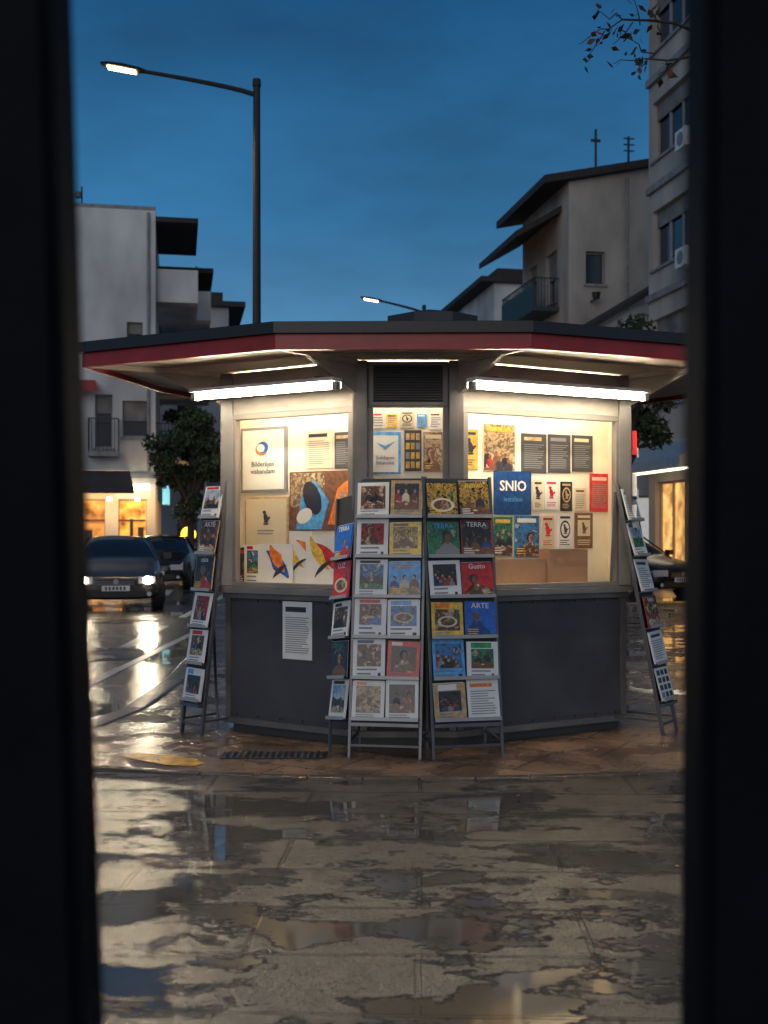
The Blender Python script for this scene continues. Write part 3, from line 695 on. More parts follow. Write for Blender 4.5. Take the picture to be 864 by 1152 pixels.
# ------------------------------------------------------------ street lamps
def lamp(x, y, H, arm, power):
    e = empty('street_lamp', (x, y, 0)); mb = MB()
    mb.cyl((x, y, 0), (x, y, .5), .13, 'lamp_pole', .12); mb.cyl((x, y, .5), (x, y, H), .085, 'lamp_pole', .06, n=14)
    mb.cyl((x, y, H), (x, y, H+.12), .075, 'lamp_pole', .07)
    pr = Vector((x, y, H-.15))
    for i in range(1, 9):
        t_ = i/8; q = Vector((x-arm*t_, y, H-.15+.42*t_**.8)); mb.cyl(pr, q, .045-.01*t_, 'lamp_pole', .044-.01*t_, n=8); pr = q
    mb.done('pole_and_arm', e)
    hd = MB(); hx = pr.x; hz = pr.z
    sec = [(.1, .05, .04), (0, .09, .055), (-.3, .13, .065), (-.55, .11, .05), (-.66, .05, .03)]
    rings = []
    for dx, wy, hh in sec:
        zc = hz-dx*.18
        rings.append([Vector((hx+dx, y+wy*math.cos(R(a)), zc+hh*max(-.35, math.sin(R(a))))) for a in range(0, 360, 30)])
    for A, B in zip(rings[:-1], rings[1:]):
        for i in range(12): hd.face([A[i], A[(i+1) % 12], B[(i+1) % 12], B[i]], 'lamp_pole')
    hd.face(rings[0], 'lamp_pole'); hd.face(rings[-1][::-1], 'lamp_pole'); hd.done('lamp_head', e, weld=True)
    gg = MB(); Ml = T((hx, 0, hz)) @ Matrix.Rotation(R(10.2), 4, 'Y')
    gg.box(-.54, -.06, y-.075, y+.075, -.05, -.030, 'lamp_glow', Ml)
    gg.done('lamp_lens', e)
    l = bpy.data.lights.new('lamp_light', 'SPOT'); l.energy = power; l.color = (1, .74, .42); l.spot_size = R(140); l.spot_blend = .6; l.shadow_soft_size = .1
    o = bpy.data.objects.new('lamp_light', l); scene.collection.objects.link(o); o.parent = e; o.location = (hx-.3-x, 0, hz-.08)
lamp(-2.17, 19.1, 9.0, 2.0, 500)
lamp(1.36, 38, 9.0, 1.5, 500)

# ------------------------------------------------------------ buildings
SA = 10.4
rb = random.Random(9)
def facade(mb, M, Wd, H, ops, wall, z0=0., dep=.25, glass='window_dark', fr='window_frame'):
    xs = sorted({0., Wd, *[o[0] for o in ops], *[o[1] for o in ops]}); zs = sorted({z0, H, *[o[2] for o in ops], *[o[3] for o in ops]})
    for i in range(len(xs)-1):
        for j in range(len(zs)-1):
            cx = (xs[i]+xs[i+1])/2; cz = (zs[j]+zs[j+1])/2
            if any(o[0] < cx < o[1] and o[2] < cz < o[3] for o in ops): continue
            mb.rect(M, xs[i], xs[i+1], zs[j], zs[j+1], 0, wall)
    for o in ops:
        a, b, c, d = o[:4]; gm = o[4] if len(o) > 4 else glass
        for q in (((a, 0, c), (a, dep, c), (a, dep, d), (a, 0, d)), ((b, 0, c), (b, 0, d), (b, dep, d), (b, dep, c)), ((a, 0, d), (a, dep, d), (b, dep, d), (b, 0, d)), ((a, 0, c), (b, 0, c), (b, dep, c), (a, dep, c))):
            mb.face([M @ Vector(v) for v in q], wall)
        mb.rect(M, a, b, c, d, dep, gm)
        if gm == 'window_dark' and rb.random() < .55:
            mb.box(a+.01, b-.01, dep-.09, dep-.072, d-(d-c)*rb.uniform(.2, .6), d-.002, 'curtain', M)
        n = max(1, round((b-a)/.9))
        for i in range(n+1):
            x = a+(b-a)*i/n; mb.box(max(a, x-.04), min(b, x+.04), dep-.07, dep-.005, c, d, fr, M)
        mb.box(a, b, dep-.065, dep-.01, d-.07, d-.001, fr, M); mb.box(a, b, dep-.065, dep-.01, c+.001, c+.07, fr, M)
        if d-c < 2.2: mb.box(a-.08, b+.08, -.08, -.003, c-.09, c-.004, 'concrete_edge', M)
def balcony(mb, M, x0, x1, z, out, wall='concrete_edge', solid=True):
    mb.box(x0, x1, -out, -.004, z-.18, z, wall, M)
    if solid:
        mb.box(x0, x1, -out, -out+.1, z+.001, z+1.0, wall, M); mb.box(x0, x0+.1, -out+.101, -.004, z+.001, z+1.0, wall, M); mb.box(x1-.1, x1, -out+.101, -.004, z+.001, z+1.0, wall, M)
    n = int((x1-x0)/.13)
    mb.box(x0, x1, -out+.02, -out+.07, z+1.12, z+1.16, 'railing', M)
    for i in range(n+1):
        x = x0+(x1-x0-.02)*i/n
        mb.box(x, x+.02, -out+.035, -out+.055, z+(1.001 if solid else .001), z+1.12, 'railing', M)
    if not solid:
        for xx in (x0, x1-.03):
            mb.box(xx, xx+.03, -out+.071, -.004, z+1.12, z+1.16, 'railing', M)
            for i in range(int(out/.13)): mb.box(xx+.005, xx+.025, -out+.08+i*.13, -out+.1+i*.13, z+.001, z+1.119, 'railing', M)
def shop_light(e, p, en, col=(1, .55, .2)):
    l = bpy.data.lights.new('shop_light', 'POINT'); l.energy = en; l.color = col; l.shadow_soft_size = .15
    o = bpy.data.objects.new('shop_light', l); scene.collection.objects.link(o); attach(o, e); o.location = p

B1 = (-8.16, 40); e = empty('apartment_building', (*B1, 0)); Ms = T((*B1, -.1)) @ RZ(SA); mb = MB()
Wd = 18
ops = [(Wd-2.1, Wd-1.5, 4.5, 6.4), (Wd-1.15, Wd-.25, 4.9, 6.2), (Wd-2.75, Wd-1.75, .3, 2.7, 'shop_interior'), (Wd-1.3, Wd-.3, .3, 2.7, 'shop_orange'), (Wd-6, Wd-3.2, .3, 2.7, 'window_warm'), (Wd-1.0, Wd-.45, 8.0, 9.0)]
for k in range(3): ops += [(Wd-6-1.4, Wd-6, 4.6+k*3-(.1 if k else 0), 6.0+k*3), (Wd-11, Wd-9.4, 4.6+k*3, 5.9+k*3)]
facade(mb, Ms @ T((-Wd, 0, 0)), Wd, 13.0, ops, 'stucco_white')
Msd = Ms @ RZ(90)
ops = [(.8+k*3, 2.4+k*3, z_, z_+1.9) for k in range(4) for z_ in (4.6, 7.4, 10.2)]+[(.8+k*3, 3.2+k*3, .3, 2.8, 'window_warm') for k in range(4)]
facade(mb, Msd, 13, 13.0, ops, 'stucco_white')
balcony(mb, Msd, .3, 4.4, 10.0, 1.5, 'stucco_white')
balcony(mb, Msd, .3, 4.4, 7.2, 1.3, 'stucco_white', False)
balcony(mb, Msd, 5.2, 9.4, 10.3, 2.1, 'stucco_white')
balcony(mb, Msd, 5.2, 9.4, 7.3, 2.1, 'stucco_white')
balcony(mb, Msd, .3, 3.4, 4.3, 1.2, solid=False)
balcony(mb, Ms @ T((-Wd, 0, 0)), Wd-2.3, Wd-1.25, 4.35, .7, solid=False)
mb.box(-Wd, .0, .0, 13, 13.002, 13.14, 'concrete_edge', Ms)
mb.box(-Wd, -.002, -.05, -.003, 3.45, 3.62, 'concrete_edge', Ms)
mb.cyl(Ms @ Vector((-.25, -.08, 3.7)), Ms @ Vector((-.25, -.08, 12.9)), .05, 'concrete_edge', n=8)
mb.box(-1.7, -1.3, -.1, -.004, 7.2, 7.5, 'ink_grey', Ms)
mb.done('walls', e)
mb = MB()
slabp = [(.01, -.3), (1.5, -.3), (1.5, 4.5), (.01, 4.5)]
mb.prism(slabp, 12.55, 12.72, 'roof_dark', M=Ms)
mb.prism([(.01, 5.0), (2.2, 5.0), (2.2, 11), (.01, 11)], 12.0, 12.2, 'roof_dark', M=Ms)
mb.cyl(Ms @ Vector((-2.6, .6, 13.1)), Ms @ Vector((-2.6, .6, 13.9)), .03, 'railing')
mb.cyl(Ms @ Vector((-2.75, .6, 13.5)), Ms @ Vector((-2.75, .6, 13.7)), .12, 'ink_grey')
mb.done('roof', e)
mb = MB()
mb.face([Ms @ Vector(v) for v in ((-3.4, -.02, 3.7), (-.9, -.02, 3.7), (-.7, -1.4, 3.05), (-3.4, -1.4, 3.05))], 'awning_dark')
mb.box(-3.4, -.7, -1.42, -1.38, 2.85, 3.06, 'awning_dark', Ms)
mb.box(-9, -3.5, -1.2, -.01, 3.0, 3.2, 'awning_dark', Ms)
mb.face([Ms @ Vector(v) for v in ((-3.6, -.02, 6.9), (-2.1, -.02, 6.9), (-1.9, -.9, 6.4), (-3.6, -.9, 6.4))], 'awning_red')
mb.box(-1.3, -.2, -.4, -.25, 3.0, 3.22, 'sign_white_glow', Ms)
mb.box(.25, .5, -.3, -.15, 2.5, 3.2, 'sign_teal_glow', Ms)
mb.box(-2.95, -2.7, -.3, -.15, 2.5, 2.9, 'sign_yellow_glow', Ms)
mb.cyl(Ms @ Vector((1.15, -1.0, 1.45)), Ms @ Vector((1.15, -1.1, 1.45)), .26, 'sign_yellow_glow', n=24); mb.cyl(Ms @ Vector((1.15, -1.0, .1)), Ms @ Vector((1.15, -1.0, 1.2)), .04, 'railing')
for xx, w_, z_ in ((-2.5, .3, 1.6), (-2.0, .18, 1.1), (-1.1, .3, 1.3), (-.62, .2, 1.7), (-.9, .12, 2.0)): mb.box(xx, xx+w_, .1, .2, .3, z_, 'ink_dark', Ms)
mb.box(-2.7, -.35, .12, .18, 1.9, 1.98, 'print_brown', Ms); mb.box(-2.7, -.35, .10, .16, .31, .75, 'print_brown', Ms)
for xx in (-2.9, -1.55, -.6): mb.cyl(Ms @ Vector((xx, -.9, 2.75)), Ms @ Vector((xx, -.9, 2.6)), .08, 'sign_white_glow')
mb.done('shopfront', e)
shop_light(e, Ms @ Vector((-2.2, -.9, 2.45)), 60); shop_light(e, Ms @ Vector((-.5, -.9, 2.45)), 60); shop_light(e, Ms @ Vector((1.2, 2, 2.4)), 60)
def simple_building(name, x, y, wd, dp, H, wall, side=1, roofout=.8, bal=None, storeys=4, solid=True):
    e = empty(name, (x, y, 0)); M = T((x, y, -.1)) @ RZ(SA); mb = MB(); sh = H/storeys
    ops = [(a, a+1.1, .9+k*sh, .9+k*sh+1.3) for k in range(storeys) for a in [1.2+i*2.4 for i in range(int((wd-1.5)/2.4))]]
    facade(mb, M, wd, H, ops, wall)
    ops = [(a, a+1.4, .6+k*sh, .6+k*sh+1.8, 'window_warm' if k == 0 else 'window_dark') for k in range(storeys) for a in [1+i*3 for i in range(int((dp-1)/3))]]
    M2 = M @ T((wd, 0, 0)) @ RZ(90) if side > 0 else M @ T((0, dp, 0)) @ RZ(-90)
    facade(mb, M2, dp, H, ops, wall)
    if bal:
        for b in bal: balcony(mb, M2, b[0], b[1], b[2], b[3], wall if solid else 'balcony_green', solid)
    mb.done('walls', e); mb = MB()
    mb.box(-roofout, wd+roofout, -roofout*.4, dp+.3, H+.001, H+.28, 'roof_dark', M)
    mb.prism([(.3, .4), (wd-.3, .4), (wd-.3, dp-.4), (.3, dp-.4)], H+.281, H+.9, 'roof_dark', M=M)
    mb.done('roof', e); return e, M
simple_building('apartment_building', -17.2, 60, 8.8, 12, 13.9, 'stucco_grey', 1, .9, [(.5, 5, 10.5, 1.3), (.5, 5, 7.1, 1.3)])
simple_building('apartment_building', 5.9, 60, 8, 12, 14.9, 'stucco_white', -1, .8, [(6, 11, 11.6, 1.2), (6, 11, 8, 1.2)])
simple_building('apartment_building', -22, 95, 14, 12, 12, 'stucco_grey', 1, .6)
simple_building('apartment_building', -6, 130, 24, 12, 14, 'stucco_beige', 1, .6)

B2 = (7.26, 44); e = empty('house_with_eaves', (*B2, 0)); M = T((*B2, -.1)) @ RZ(SA); mb = MB()
facade(mb, M, 8, 15.3, [(.7, 1.5, 11.3, 12.6), (3.6, 4.8, 11.3, 12.8), (.7, 1.8, 7.5, 9), (.6, 3, .4, 3, 'window_warm')], 'stucco_beige')
ML2 = M @ T((0, 6.0, 0)) @ RZ(-90)
facade(mb, ML2, 6.0, 15.3, [(3.2, 4.6, 10.9, 13.0), (.8, 2.0, 10.9, 13.0), (3.2, 4.6, 7.3, 9.4), (1, 2, 7.3, 9)], 'stucco_beige')
balcony(mb, ML2, .4, 4.9, 10.6, 1.1, 'balcony_green', False); mb.box(.4, 4.9, -1.09, -1.0, 10.61, 11.5, 'balcony_green', ML2)
balcony(mb, ML2, .4, 4.9, 7.0, 1.1, 'concrete_edge', False)
mb.face([M @ Vector(v) for v in ((0, .001, 15.3), (8, .001, 15.3), (8, .001, 17.0))], 'stucco_beige')
mb.bar(M @ Vector((.9, -.02, 10.6)), M @ Vector((.9, -.6, 10.6)), .05, 'railing'); mb.cyl(M @ Vector((.9, -.6, 10.6)), M @ Vector((.9, -.6, 10.85)), .12, 'railing', .18)
mb.cyl(M @ Vector((2.4, -.07, 3)), M @ Vector((2.4, -.07, 15.6)), .05, 'concrete_edge', n=8)
mb.done('walls', e); mb = MB()
def slab(M, p, th, m):
    top = [M @ Vector(v) for v in p]; bot = [v-Vector((0, 0, th)) for v in top]
    mb.face(top, m); mb.face(bot[::-1], m)
    for i in range(4): mb.face([bot[i], bot[(i+1) % 4], top[(i+1) % 4], top[i]], m)
slab(M, ((-1.1, -.35, 15.4), (8.3, -.35, 17.35), (8.3, 6.4, 17.35), (-1.1, 6.4, 15.4)), .3, 'roof_dark')
slab(M, ((-1.9, .8, 13.5), (-.01, .8, 14.6), (-.01, 6.4, 14.6), (-1.9, 6.4, 13.5)), .25, 'roof_dark')
for xx, hh in ((1.5, 1.5), (2.9, 1.3)):
    mb.cyl(M @ Vector((xx, 1, 15.8)), M @ Vector((xx, 1, 16.3+hh)), .05, 'railing')
mb.box(1.3, 1.7, .97, 1.03, 17.3, 17.4, 'railing', M)
for q in range(3): mb.box(2.7, 3.15, .97, 1.03, 17.0+q*.25, 17.04+q*.25, 'railing', M)
mb.done('roof', e)
B3 = (7.4, 39); e = empty('tiled_roof_house', (*B3, 0)); M = T((*B3, -.1)) @ RZ(SA); mb = MB()
facade(mb, M, 4, 8.6, [(.5, 1.5, 5.6, 7), (.4, 2.6, .4, 2.8, 'shop_pale')], 'stucco_grey')
mb.rect(M @ T((0, 4.5, 0)) @ RZ(-90), 0, 4.5, 0, 8.6, 0, 'stucco_grey')
mb.face([M @ Vector(v) for v in ((0, 0, 8.6), (4, 0, 8.6), (4, 0, 11))], 'stucco_grey')
mb.done('walls', e); mb = MB(); slab(M, ((-.5, -.4, 8.6), (4.2, -.4, 11.4), (4.2, 4.6, 11.4), (-.5, 4.6, 8.6)), .2, 'roof_dark'); mb.done('roof', e)
B4 = (8.51, 36); e = empty('tall_apartment_building', (*B4, 0)); M = T((*B4, -.1)) @ RZ(SA); M4 = M @ RZ(-90); mb = MB()
ops = []
for k, z_ in enumerate((6.4, 9.85, 13.3, 16.75)):
    for a in (.3, 5.2, 9.8, 14.4): ops.append((a, a+3.6, z_, z_+1.85))
ops += [(a, a+3.6, .4, 3.1, 'window_warm') for a in (.5, 9.8)]+[(5.2, 8.6, .4, 3.1, 'shop_pale')]
facade(mb, M4, 20, 20.5, ops, 'stucco_beige')
facade(mb, M @ T((0, -20, 0)), 12, 20.5, [(a, a+1.6, z_, z_+1.6) for a in (1.5, 5, 8.5) for z_ in (3, 6.4, 9.85, 13.3, 16.75)], 'stucco_beige')
for z_ in (5.4, 8.85, 12.3, 15.75): mb.box(0, 20, -.12, -.004, z_, z_+.22, 'concrete_edge', M4)
for z_ in (8.95, 12.4): mb.box(3.0, 3.7, -.5, -.125, z_+.3, z_+.85, 'fixture_white', M4); mb.cyl(M4 @ Vector((3.35, -.51, z_+.57)), M4 @ Vector((3.35, -.52, z_+.57)), .2, 'ink_grey')
mb.done('walls', e); mb = MB()
mb.box(-.4, 20.4, -.6, 12, 20.501, 20.8, 'roof_dark', M4)
mb.face([M4 @ Vector(v) for v in ((0, -.01, 4.3), (5, -.01, 4.3), (5, -1.3, 3.6), (0, -1.3, 3.6))], 'awning_blue')
mb.box(0, 5, -1.32, -1.28, 3.35, 3.6, 'awning_blue', M4)
mb.box(.2, 4.8, -1.0, -.9, 3.28, 3.33, 'sign_white_glow', M4)
mb.done('roof_and_awning', e)
g = MB()
Ms1 = T((-8.16, 40, 0)) @ RZ(SA); g.prism([(-30, -3.2), (2.4, -3.2), (2.8, -2.6), (2.8, 60), (-30, 60)], -.118, 0.0, 'kerb_stone', 'wet_sidewalk', M=Ms1)
Ms2 = T((8.51, 36, 0)) @ RZ(SA); g.prism([(-2.0, -13), (30, -13), (30, 70), (-2.0, 70)], -.117, 0.001, 'kerb_stone', 'wet_sidewalk', M=Ms2)
g.done('sidewalk')

# ------------------------------------------------------------ trees
def leaf_cloud(mb, clumps, n, size, mats, rg):
    for i in range(n):
        c, r = rg.choice(clumps)
        v = Vector((rg.gauss(0, 1), rg.gauss(0, 1), rg.gauss(0, 1))).normalized()*r*(rg.random()**.45)
        p = Vector(c)+Vector((v.x, v.y, v.z*.75))
        a = Vector((rg.uniform(-1, 1), rg.uniform(-1, 1), rg.uniform(-1, 1))).normalized(); b = a.orthogonal().normalized()
        b = (Matrix.Rotation(rg.uniform(0, 6.28), 3, a) @ b); s_ = size*rg.uniform(.6, 1.4); c2 = a.cross(b)
        mb.face([p-b*s_, p+c2*s_*.45, p+b*s_, p-c2*s_*.45], rg.choice(mats))
def tree(x, y, H, cr, cz, seed, n=5000, size=.11, name='street_tree', mats=('leaf_dark', 'leaf_dark', 'leaf_mid'), ncl=22, sq=1.):
    rg = random.Random(seed); e = empty(name, (x, y, 0)); mb = MB()
    mb.cyl((x, y, -.1), (x+.05, y, cz*.6), .16, 'bark', .11, n=10); cl = []
    top = Vector((x+.05, y, cz*.6))
    for i in range(ncl):
        a = rg.uniform(0, 6.28); q = rg.random()**.5*cr*.85; zz = cz+rg.uniform(-1, 1)*(H-cz)*.85*sq
        q *= math.sqrt(max(.15, 1-((zz-cz)/(H-cz+.01))**2))
        c = Vector((x+q*math.cos(a), y+q*math.sin(a), zz)); cl.append((c, rg.uniform(.25, .5)*cr*.75))
        if i % 2 == 0:
            m_ = top.lerp(c, .5)+Vector((0, 0, .2)); mb.cyl(top, m_, .06, 'bark', .035, n=6, cap=False); mb.cyl(m_, c, .035, 'bark', .01, n=6, cap=False)
    mb.done('trunk_and_limbs', e); lf = MB(); leaf_cloud(lf, cl, n, size, mats, rg); lf.done('foliage', e)
tree(-6.5, 37.5, 5.7, 1.45, 3.7, 3, 6000, .10, ncl=30)
tree(-8.4, 47, 6.6, 1.8, 4.4, 4, 4000, .12)
tree(5.2, 24.5, 6.2, 1.25, 4.4, 6, 5000, .09, ncl=28)
e = empty('autumn_tree', (4.1, 9.6, 0)); mb = MB(); lf = MB(); rg = random.Random(21)
def limb(a, b, r0, r1, n=5, wob=.06):
    a = Vector(a); b = Vector(b); pr = a; pts = [a]
    for i in range(1, n+1):
        q = a.lerp(b, i/n)+Vector((rg.uniform(-wob, wob), rg.uniform(-wob, wob), rg.uniform(-wob, wob)))*(0 if i == n else 1)
        mb.cyl(pr, q, r0+(r1-r0)*(i-1)/n, 'bark', r0+(r1-r0)*i/n, n=7, cap=False); pr = q; pts.append(q)
    return pts
def leaf(p, s_=.05, m=None):
    a = Vector((rg.uniform(-1, 1), rg.uniform(-1, 1), rg.uniform(-1, 1))).normalized(); b = a.orthogonal().normalized(); b = Matrix.Rotation(rg.uniform(0, 6.28), 3, a) @ b; c = a.cross(b); s_ *= rg.uniform(.6, 1.3)
    lf.face([p, p+b*s_*.6+c*s_*.45, p+b*s_*1.6, p+b*s_*.6-c*s_*.45], m or rg.choice(['leaf_rust', 'leaf_dark', 'leaf_dark']))
limb((4.1, 9.6, 0), (4.0, 9.5, 3.6), .16, .12, 6, .05)
stems = [limb((4.0, 9.5, 3.6), (3.1, 9.2, 5.35), .09, .035), limb((4.0, 9.5, 3.6), (4.6, 10, 6.6), .1, .04), limb((4.0, 9.5, 3.6), (4.0, 8.6, 6.2), .08, .03), limb((4, 9.5, 3.4), (5.2, 9.2, 5.6), .07, .03)]
limb((3.1, 9.2, 5.35), P(700, 22, 9), .022, .008, 6, .05); limb((3.1, 9.2, 5.35), P(728, 66, 9.1), .018, .006, 5, .05)
ends = [(700, 22, 672, 12), (712, 25, 690, 50), (700, 22, 655, 48), (720, 28, 706, -5), (728, 66, 690, 72), (735, 60, 700, 40), (728, 66, 715, 82), (745, 40, 733, 10), (760, 70, 740, 84), (680, 35, 662, 70)]
for a_, b_, c_, d_ in ends:
    pts = limb(P(a_, b_, 9+rg.uniform(-.02, .02)), P(c_, d_, 9+rg.uniform(-.2, .2)), .006, .0025, 4, .03)
    for p in pts[1:]:
        for q in range(2): leaf(p+Vector((rg.uniform(-.04, .04), rg.uniform(-.04, .04), rg.uniform(-.04, .04))))
for st in stems[1:]:
    for i in range(12):
        p = st[rg.randrange(2, 6)]; q = p+Vector((rg.uniform(-.1, 1), rg.uniform(-.7, .7), rg.uniform(0, .9))); pts = limb(p, q, .012, .003, 3, .05)
        for p2 in pts[1:]:
            for k in range(5): leaf(p2+Vector((rg.uniform(-.1, .1), rg.uniform(-.1, .1), rg.uniform(-.1, .1))), .045)
mb.done('trunk_and_limbs', e); lf.done('foliage', e)

# ------------------------------------------------------------ cars
def car(x, y, yaw, paint, lights):
    e = empty('parked_car', (x, y, -.12)); M = T((x, y, -.116)) @ RZ(yaw); mb = MB()
    S = [(0.0, .60, .34, .60, .64, .45), (.10, .78, .24, .66, .71, .60), (.45, .86, .20, .77, .82, .66), (1.15, .885, .20, .88, .94, .70), (1.40, .89, .20, .92, .99, .70),
         (1.75, .89, .20, .94, 1.22, .66), (2.12, .89, .20, .95, 1.41, .60), (2.7, .89, .20, .96, 1.46, .60), (3.3, .89, .20, .97, 1.43, .59), (3.75, .88, .22, .98, 1.27, .60), (4.05, .87, .24, .98, 1.05, .66), (4.3, .80, .30, .93, .98, .62), (4.38, .66, .40, .86, .90, .50)]
    rings = []
    for (yy, hw, zb, zbelt, zt, tw_) in S:
        half = [(0, zb), (hw*.9, zb), (hw, zb+.14), (hw*1.0, (zb+zbelt)/2+.05), (hw*.955, zbelt), (tw_+.03, zbelt+(zt-zbelt)*.86), (tw_*.75, zt-.006), (0, zt+.012)]
        full = half+[(-a, b) for a, b in half[-2:0:-1]]
        rings.append([M @ Vector((a, yy, b)) for a, b in full])
    n = len(rings[0])
    for k in range(len(rings)-1):
        for i in range(n):
            m_ = paint; seg = min(i, n-1-i)
            ya = S[k][0]
            if seg == 4 and 1.40 <= ya < 4.0: m_ = 'car_glass'
            if seg in (5, 6) and (1.40 <= ya < 2.1 or 3.3 <= ya < 4.0): m_ = 'car_glass'
            mb.face([rings[k][i], rings[k+1][i], rings[k+1][(i+1) % n], rings[k][(i+1) % n]], m_)
    mb.face(rings[0][::-1], paint); mb.face(rings[-1], paint)
    mb.done('body', e, smooth=True, subsurf=2, weld=True)
    d = MB()
    for s_ in (-1, 1): d.bar(M @ Vector((s_*.875, 2.62, .95)), M @ Vector((s_*.635, 2.62, 1.40)), .07, 'car_trim', .02)
    for s_ in (-1, 1):
        d.bar(M @ Vector((s_*.82, 1.42, .96)), M @ Vector((s_*.60, 2.10, 1.40)), .05, paint, .03)
        d.bar(M @ Vector((s_*.82, 4.0, .99)), M @ Vector((s_*.60, 3.35, 1.40)), .09, paint, .03)
        d.box(*sorted((s_*.93, s_*1.08)), 1.55, 1.70, .98, 1.10, paint, M)
        d.box(*sorted((s_*.884, s_*.90)), .9, 3.6, .30, .36, 'car_trim', M)
        for yy in (.82, 3.48):
            a = M @ Vector((s_*.70, yy, .33)); b = M @ Vector((s_*.893, yy, .33)); d.cyl(a, b, .385, 'car_trim', n=28)
            a = M @ Vector((s_*.70, yy, .315)); b = M @ Vector((s_*.91, yy, .315)); d.cyl(a, b, .315, 'tyre', n=28)
            c = M @ Vector((s_*.915, yy, .315)); d.cyl(b, c, .21, 'rim', n=20)
            for q in range(5):
                an = q*1.2566; d.bar(c, M @ Vector((s_*.918, yy+.19*math.cos(an), .315+.19*math.sin(an))), .05, 'ink_dark', .008)
    d.box(-.36, .36, -.018, .05, .50, .61, 'car_trim', M)
    for q in range(3): d.box(-.35, .35, -.026, -.019, .515+q*.030, .524+q*.030, 'rim', M)
    d.cyl(M @ Vector((0, -.03, .575)), M @ Vector((0, -.02, .575)), .05, 'rim', n=14)
    d.box(-.55, .55, -.022, .1, .28, .42, 'car_trim', M)
    d.box(-.26, .26, -.04, -.024, .40, .50, 'plate', M)
    for q in range(6): d.box(-.20+q*.068, -.16+q*.068, -.045, -.041, .42, .48, 'ink_dark', M)
    for s_ in (-1, 1):
        hl = 'headlight_on' if lights else 'headlight_off'
        d.box(*sorted((s_*.42, s_*.74)), .0, .14, .53, .67, 'headlight_off', M)
        d.cyl(M @ Vector((s_*.60, -.012, .60)), M @ Vector((s_*.60, -.002, .60)), .072, hl, n=12)
        d.cyl(M @ Vector((s_*.62, -.03, .34)), M @ Vector((s_*.62, -.023, .34)), .045, 'headlight_off', n=12)
        d.box(*sorted((s_*.50, s_*.76)), 4.30, 4.39, .66, .82, 'tail_red', M)
    d.done('trim_lights_wheels', e, bevel=.006)
    if lights:
        for s_ in (-1, 1):
            l = bpy.data.lights.new('headlight_beam', 'SPOT'); l.energy = 50; l.color = (1, .84, .6); l.spot_size = R(60); l.spot_blend = .9; l.shadow_soft_size = .06
            o = bpy.data.objects.new('headlight_beam', l); scene.collection.objects.link(o)
            o.parent = e; o.matrix_parent_inverse = Matrix.Translation(-e.location)
            o.matrix_basis = M @ T((s_*.60, -.06, .60)) @ Matrix.Rotation(R(-72), 4, 'X')
    return e
car(-5.10, 21.3, SA+2, 'car_paint_grey', True)
car(-6.05, 29.5, SA-4, 'car_paint_black', False)
car(6.75, 25.3, SA+16, 'car_paint_black', False)
car(-9.9, 48, SA, 'car_paint_black', False)

# ------------------------------------------------------------ sky and light
w = bpy.data.worlds.new('World'); scene.world = w; w.use_nodes = True
nt = w.node_tree; N = nt.nodes; L = nt.links; N.clear()
out = N.new('ShaderNodeOutputWorld'); bg = N.new('ShaderNodeBackground'); bg2 = N.new('ShaderNodeBackground'); ad = N.new('ShaderNodeAddShader')
sky = N.new('ShaderNodeTexSky'); sky.sky_type = 'NISHITA'; sky.sun_disc = False; sky.sun_elevation = R(1); sky.sun_rotation = R(180)
bg2.inputs[1].default_value = .010; L.new(sky.outputs[0], bg2.inputs[0])
tc = N.new('ShaderNodeTexCoord'); sp = N.new('ShaderNodeSeparateXYZ'); L.new(tc.outputs['Generated'], sp.inputs[0])
cr = N.new('ShaderNodeValToRGB'); el = cr.color_ramp.elements
stops = [(0., (.15, .31, .47)), (.13, (.09, .26, .45)), (.27, (.028, .165, .36)), (.45, (.006, .080, .215)), (1., (.004, .045, .14))]
while len(el) < len(stops): el.new(.5)
for i, (p_, c_) in enumerate(stops): el[i].position = p_; el[i].color = (*c_, 1)
L.new(sp.outputs['Z'], cr.inputs[0])
mp = N.new('ShaderNodeMapping'); mp.inputs['Scale'].default_value = (1.6, 1.6, 5.); L.new(tc.outputs['Generated'], mp.inputs[0])
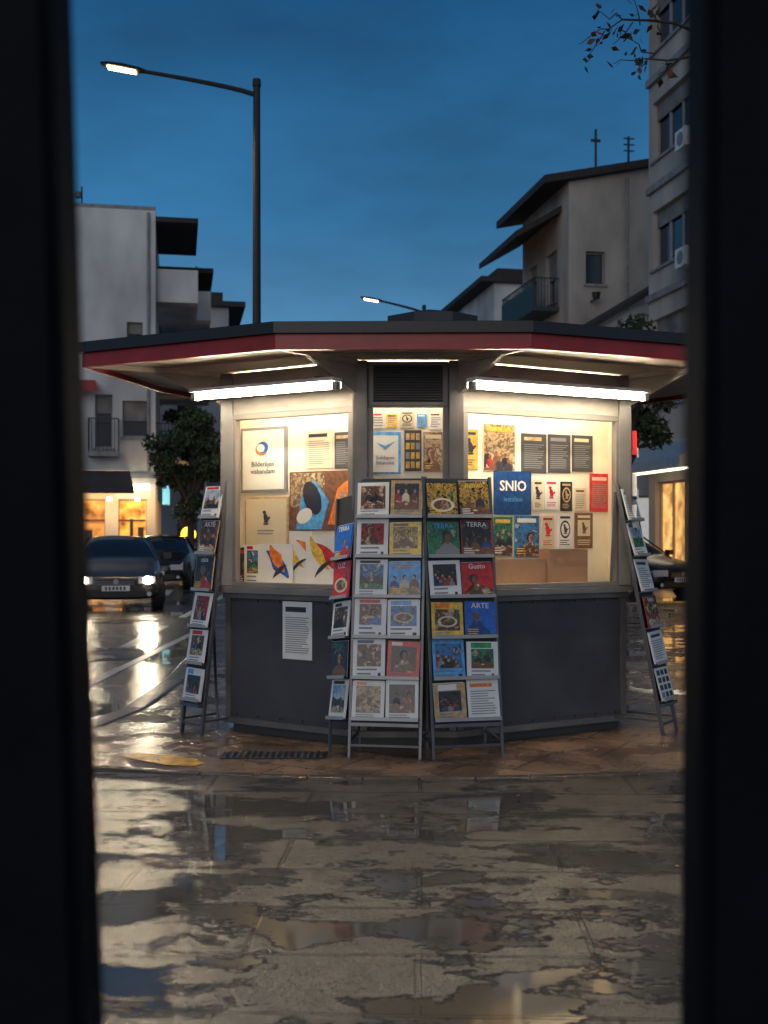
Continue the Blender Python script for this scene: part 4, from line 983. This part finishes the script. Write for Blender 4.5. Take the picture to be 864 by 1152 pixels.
nz = N.new('ShaderNodeTexNoise'); nz.inputs['Scale'].default_value = 1.8; nz.inputs['Detail'].default_value = 5; nz.inputs['Roughness'].default_value = .55; L.new(mp.outputs[0], nz.inputs['Vector'])
mr = N.new('ShaderNodeMapRange'); mr.inputs[1].default_value = .3; mr.inputs[2].default_value = .7; mr.inputs[3].default_value = .70; mr.inputs[4].default_value = 1.22; L.new(nz.outputs[0], mr.inputs[0])
hs = N.new('ShaderNodeHueSaturation'); L.new(cr.outputs[0], hs.inputs['Color']); L.new(mr.outputs[0], hs.inputs['Value'])
wy = N.new('ShaderNodeMapRange'); wy.interpolation_type = 'SMOOTHSTEP'; wy.inputs[1].default_value = .15; wy.inputs[2].default_value = -.8; L.new(sp.outputs['Y'], wy.inputs[0])
mx = N.new('ShaderNodeMix'); mx.data_type = 'RGBA'; L.new(wy.outputs[0], mx.inputs[0]); L.new(hs.outputs[0], mx.inputs[6]); mx.inputs[7].default_value = (.25, .31, .40, 1)
L.new(mx.outputs[2], bg.inputs[0]); bg.inputs[1].default_value = 1.
L.new(bg.outputs[0], ad.inputs[0]); L.new(bg2.outputs[0], ad.inputs[1]); L.new(ad.outputs[0], out.inputs[0])
sl = bpy.data.lights.new('afterglow_fill', 'SUN'); sl.energy = .34; sl.angle = R(30); sl.color = (1, .93, .88)  # soft fill added behind camera to lift facades and rack covers, no direct sun
so = bpy.data.objects.new('afterglow_fill', sl); scene.collection.objects.link(so); so.rotation_euler = (R(80), 0, R(-14)); so.location = (0, -10, 20)

# ------------------------------------------------------------ camera
cd = bpy.data.cameras.new('camera'); cam = bpy.data.objects.new('camera', cd); scene.collection.objects.link(cam)
cam.location = (0, 0, CZ); cam.rotation_euler = (R(90), 0, 0)
cd.sensor_fit = 'HORIZONTAL'; cd.sensor_width = 24; cd.lens = 35; cd.shift_y = 24/864
cd.clip_start = .05; cd.clip_end = 2000
cd.dof.use_dof = True; cd.dof.focus_distance = 7.2; cd.dof.aperture_fstop = 2.8
scene.camera = cam
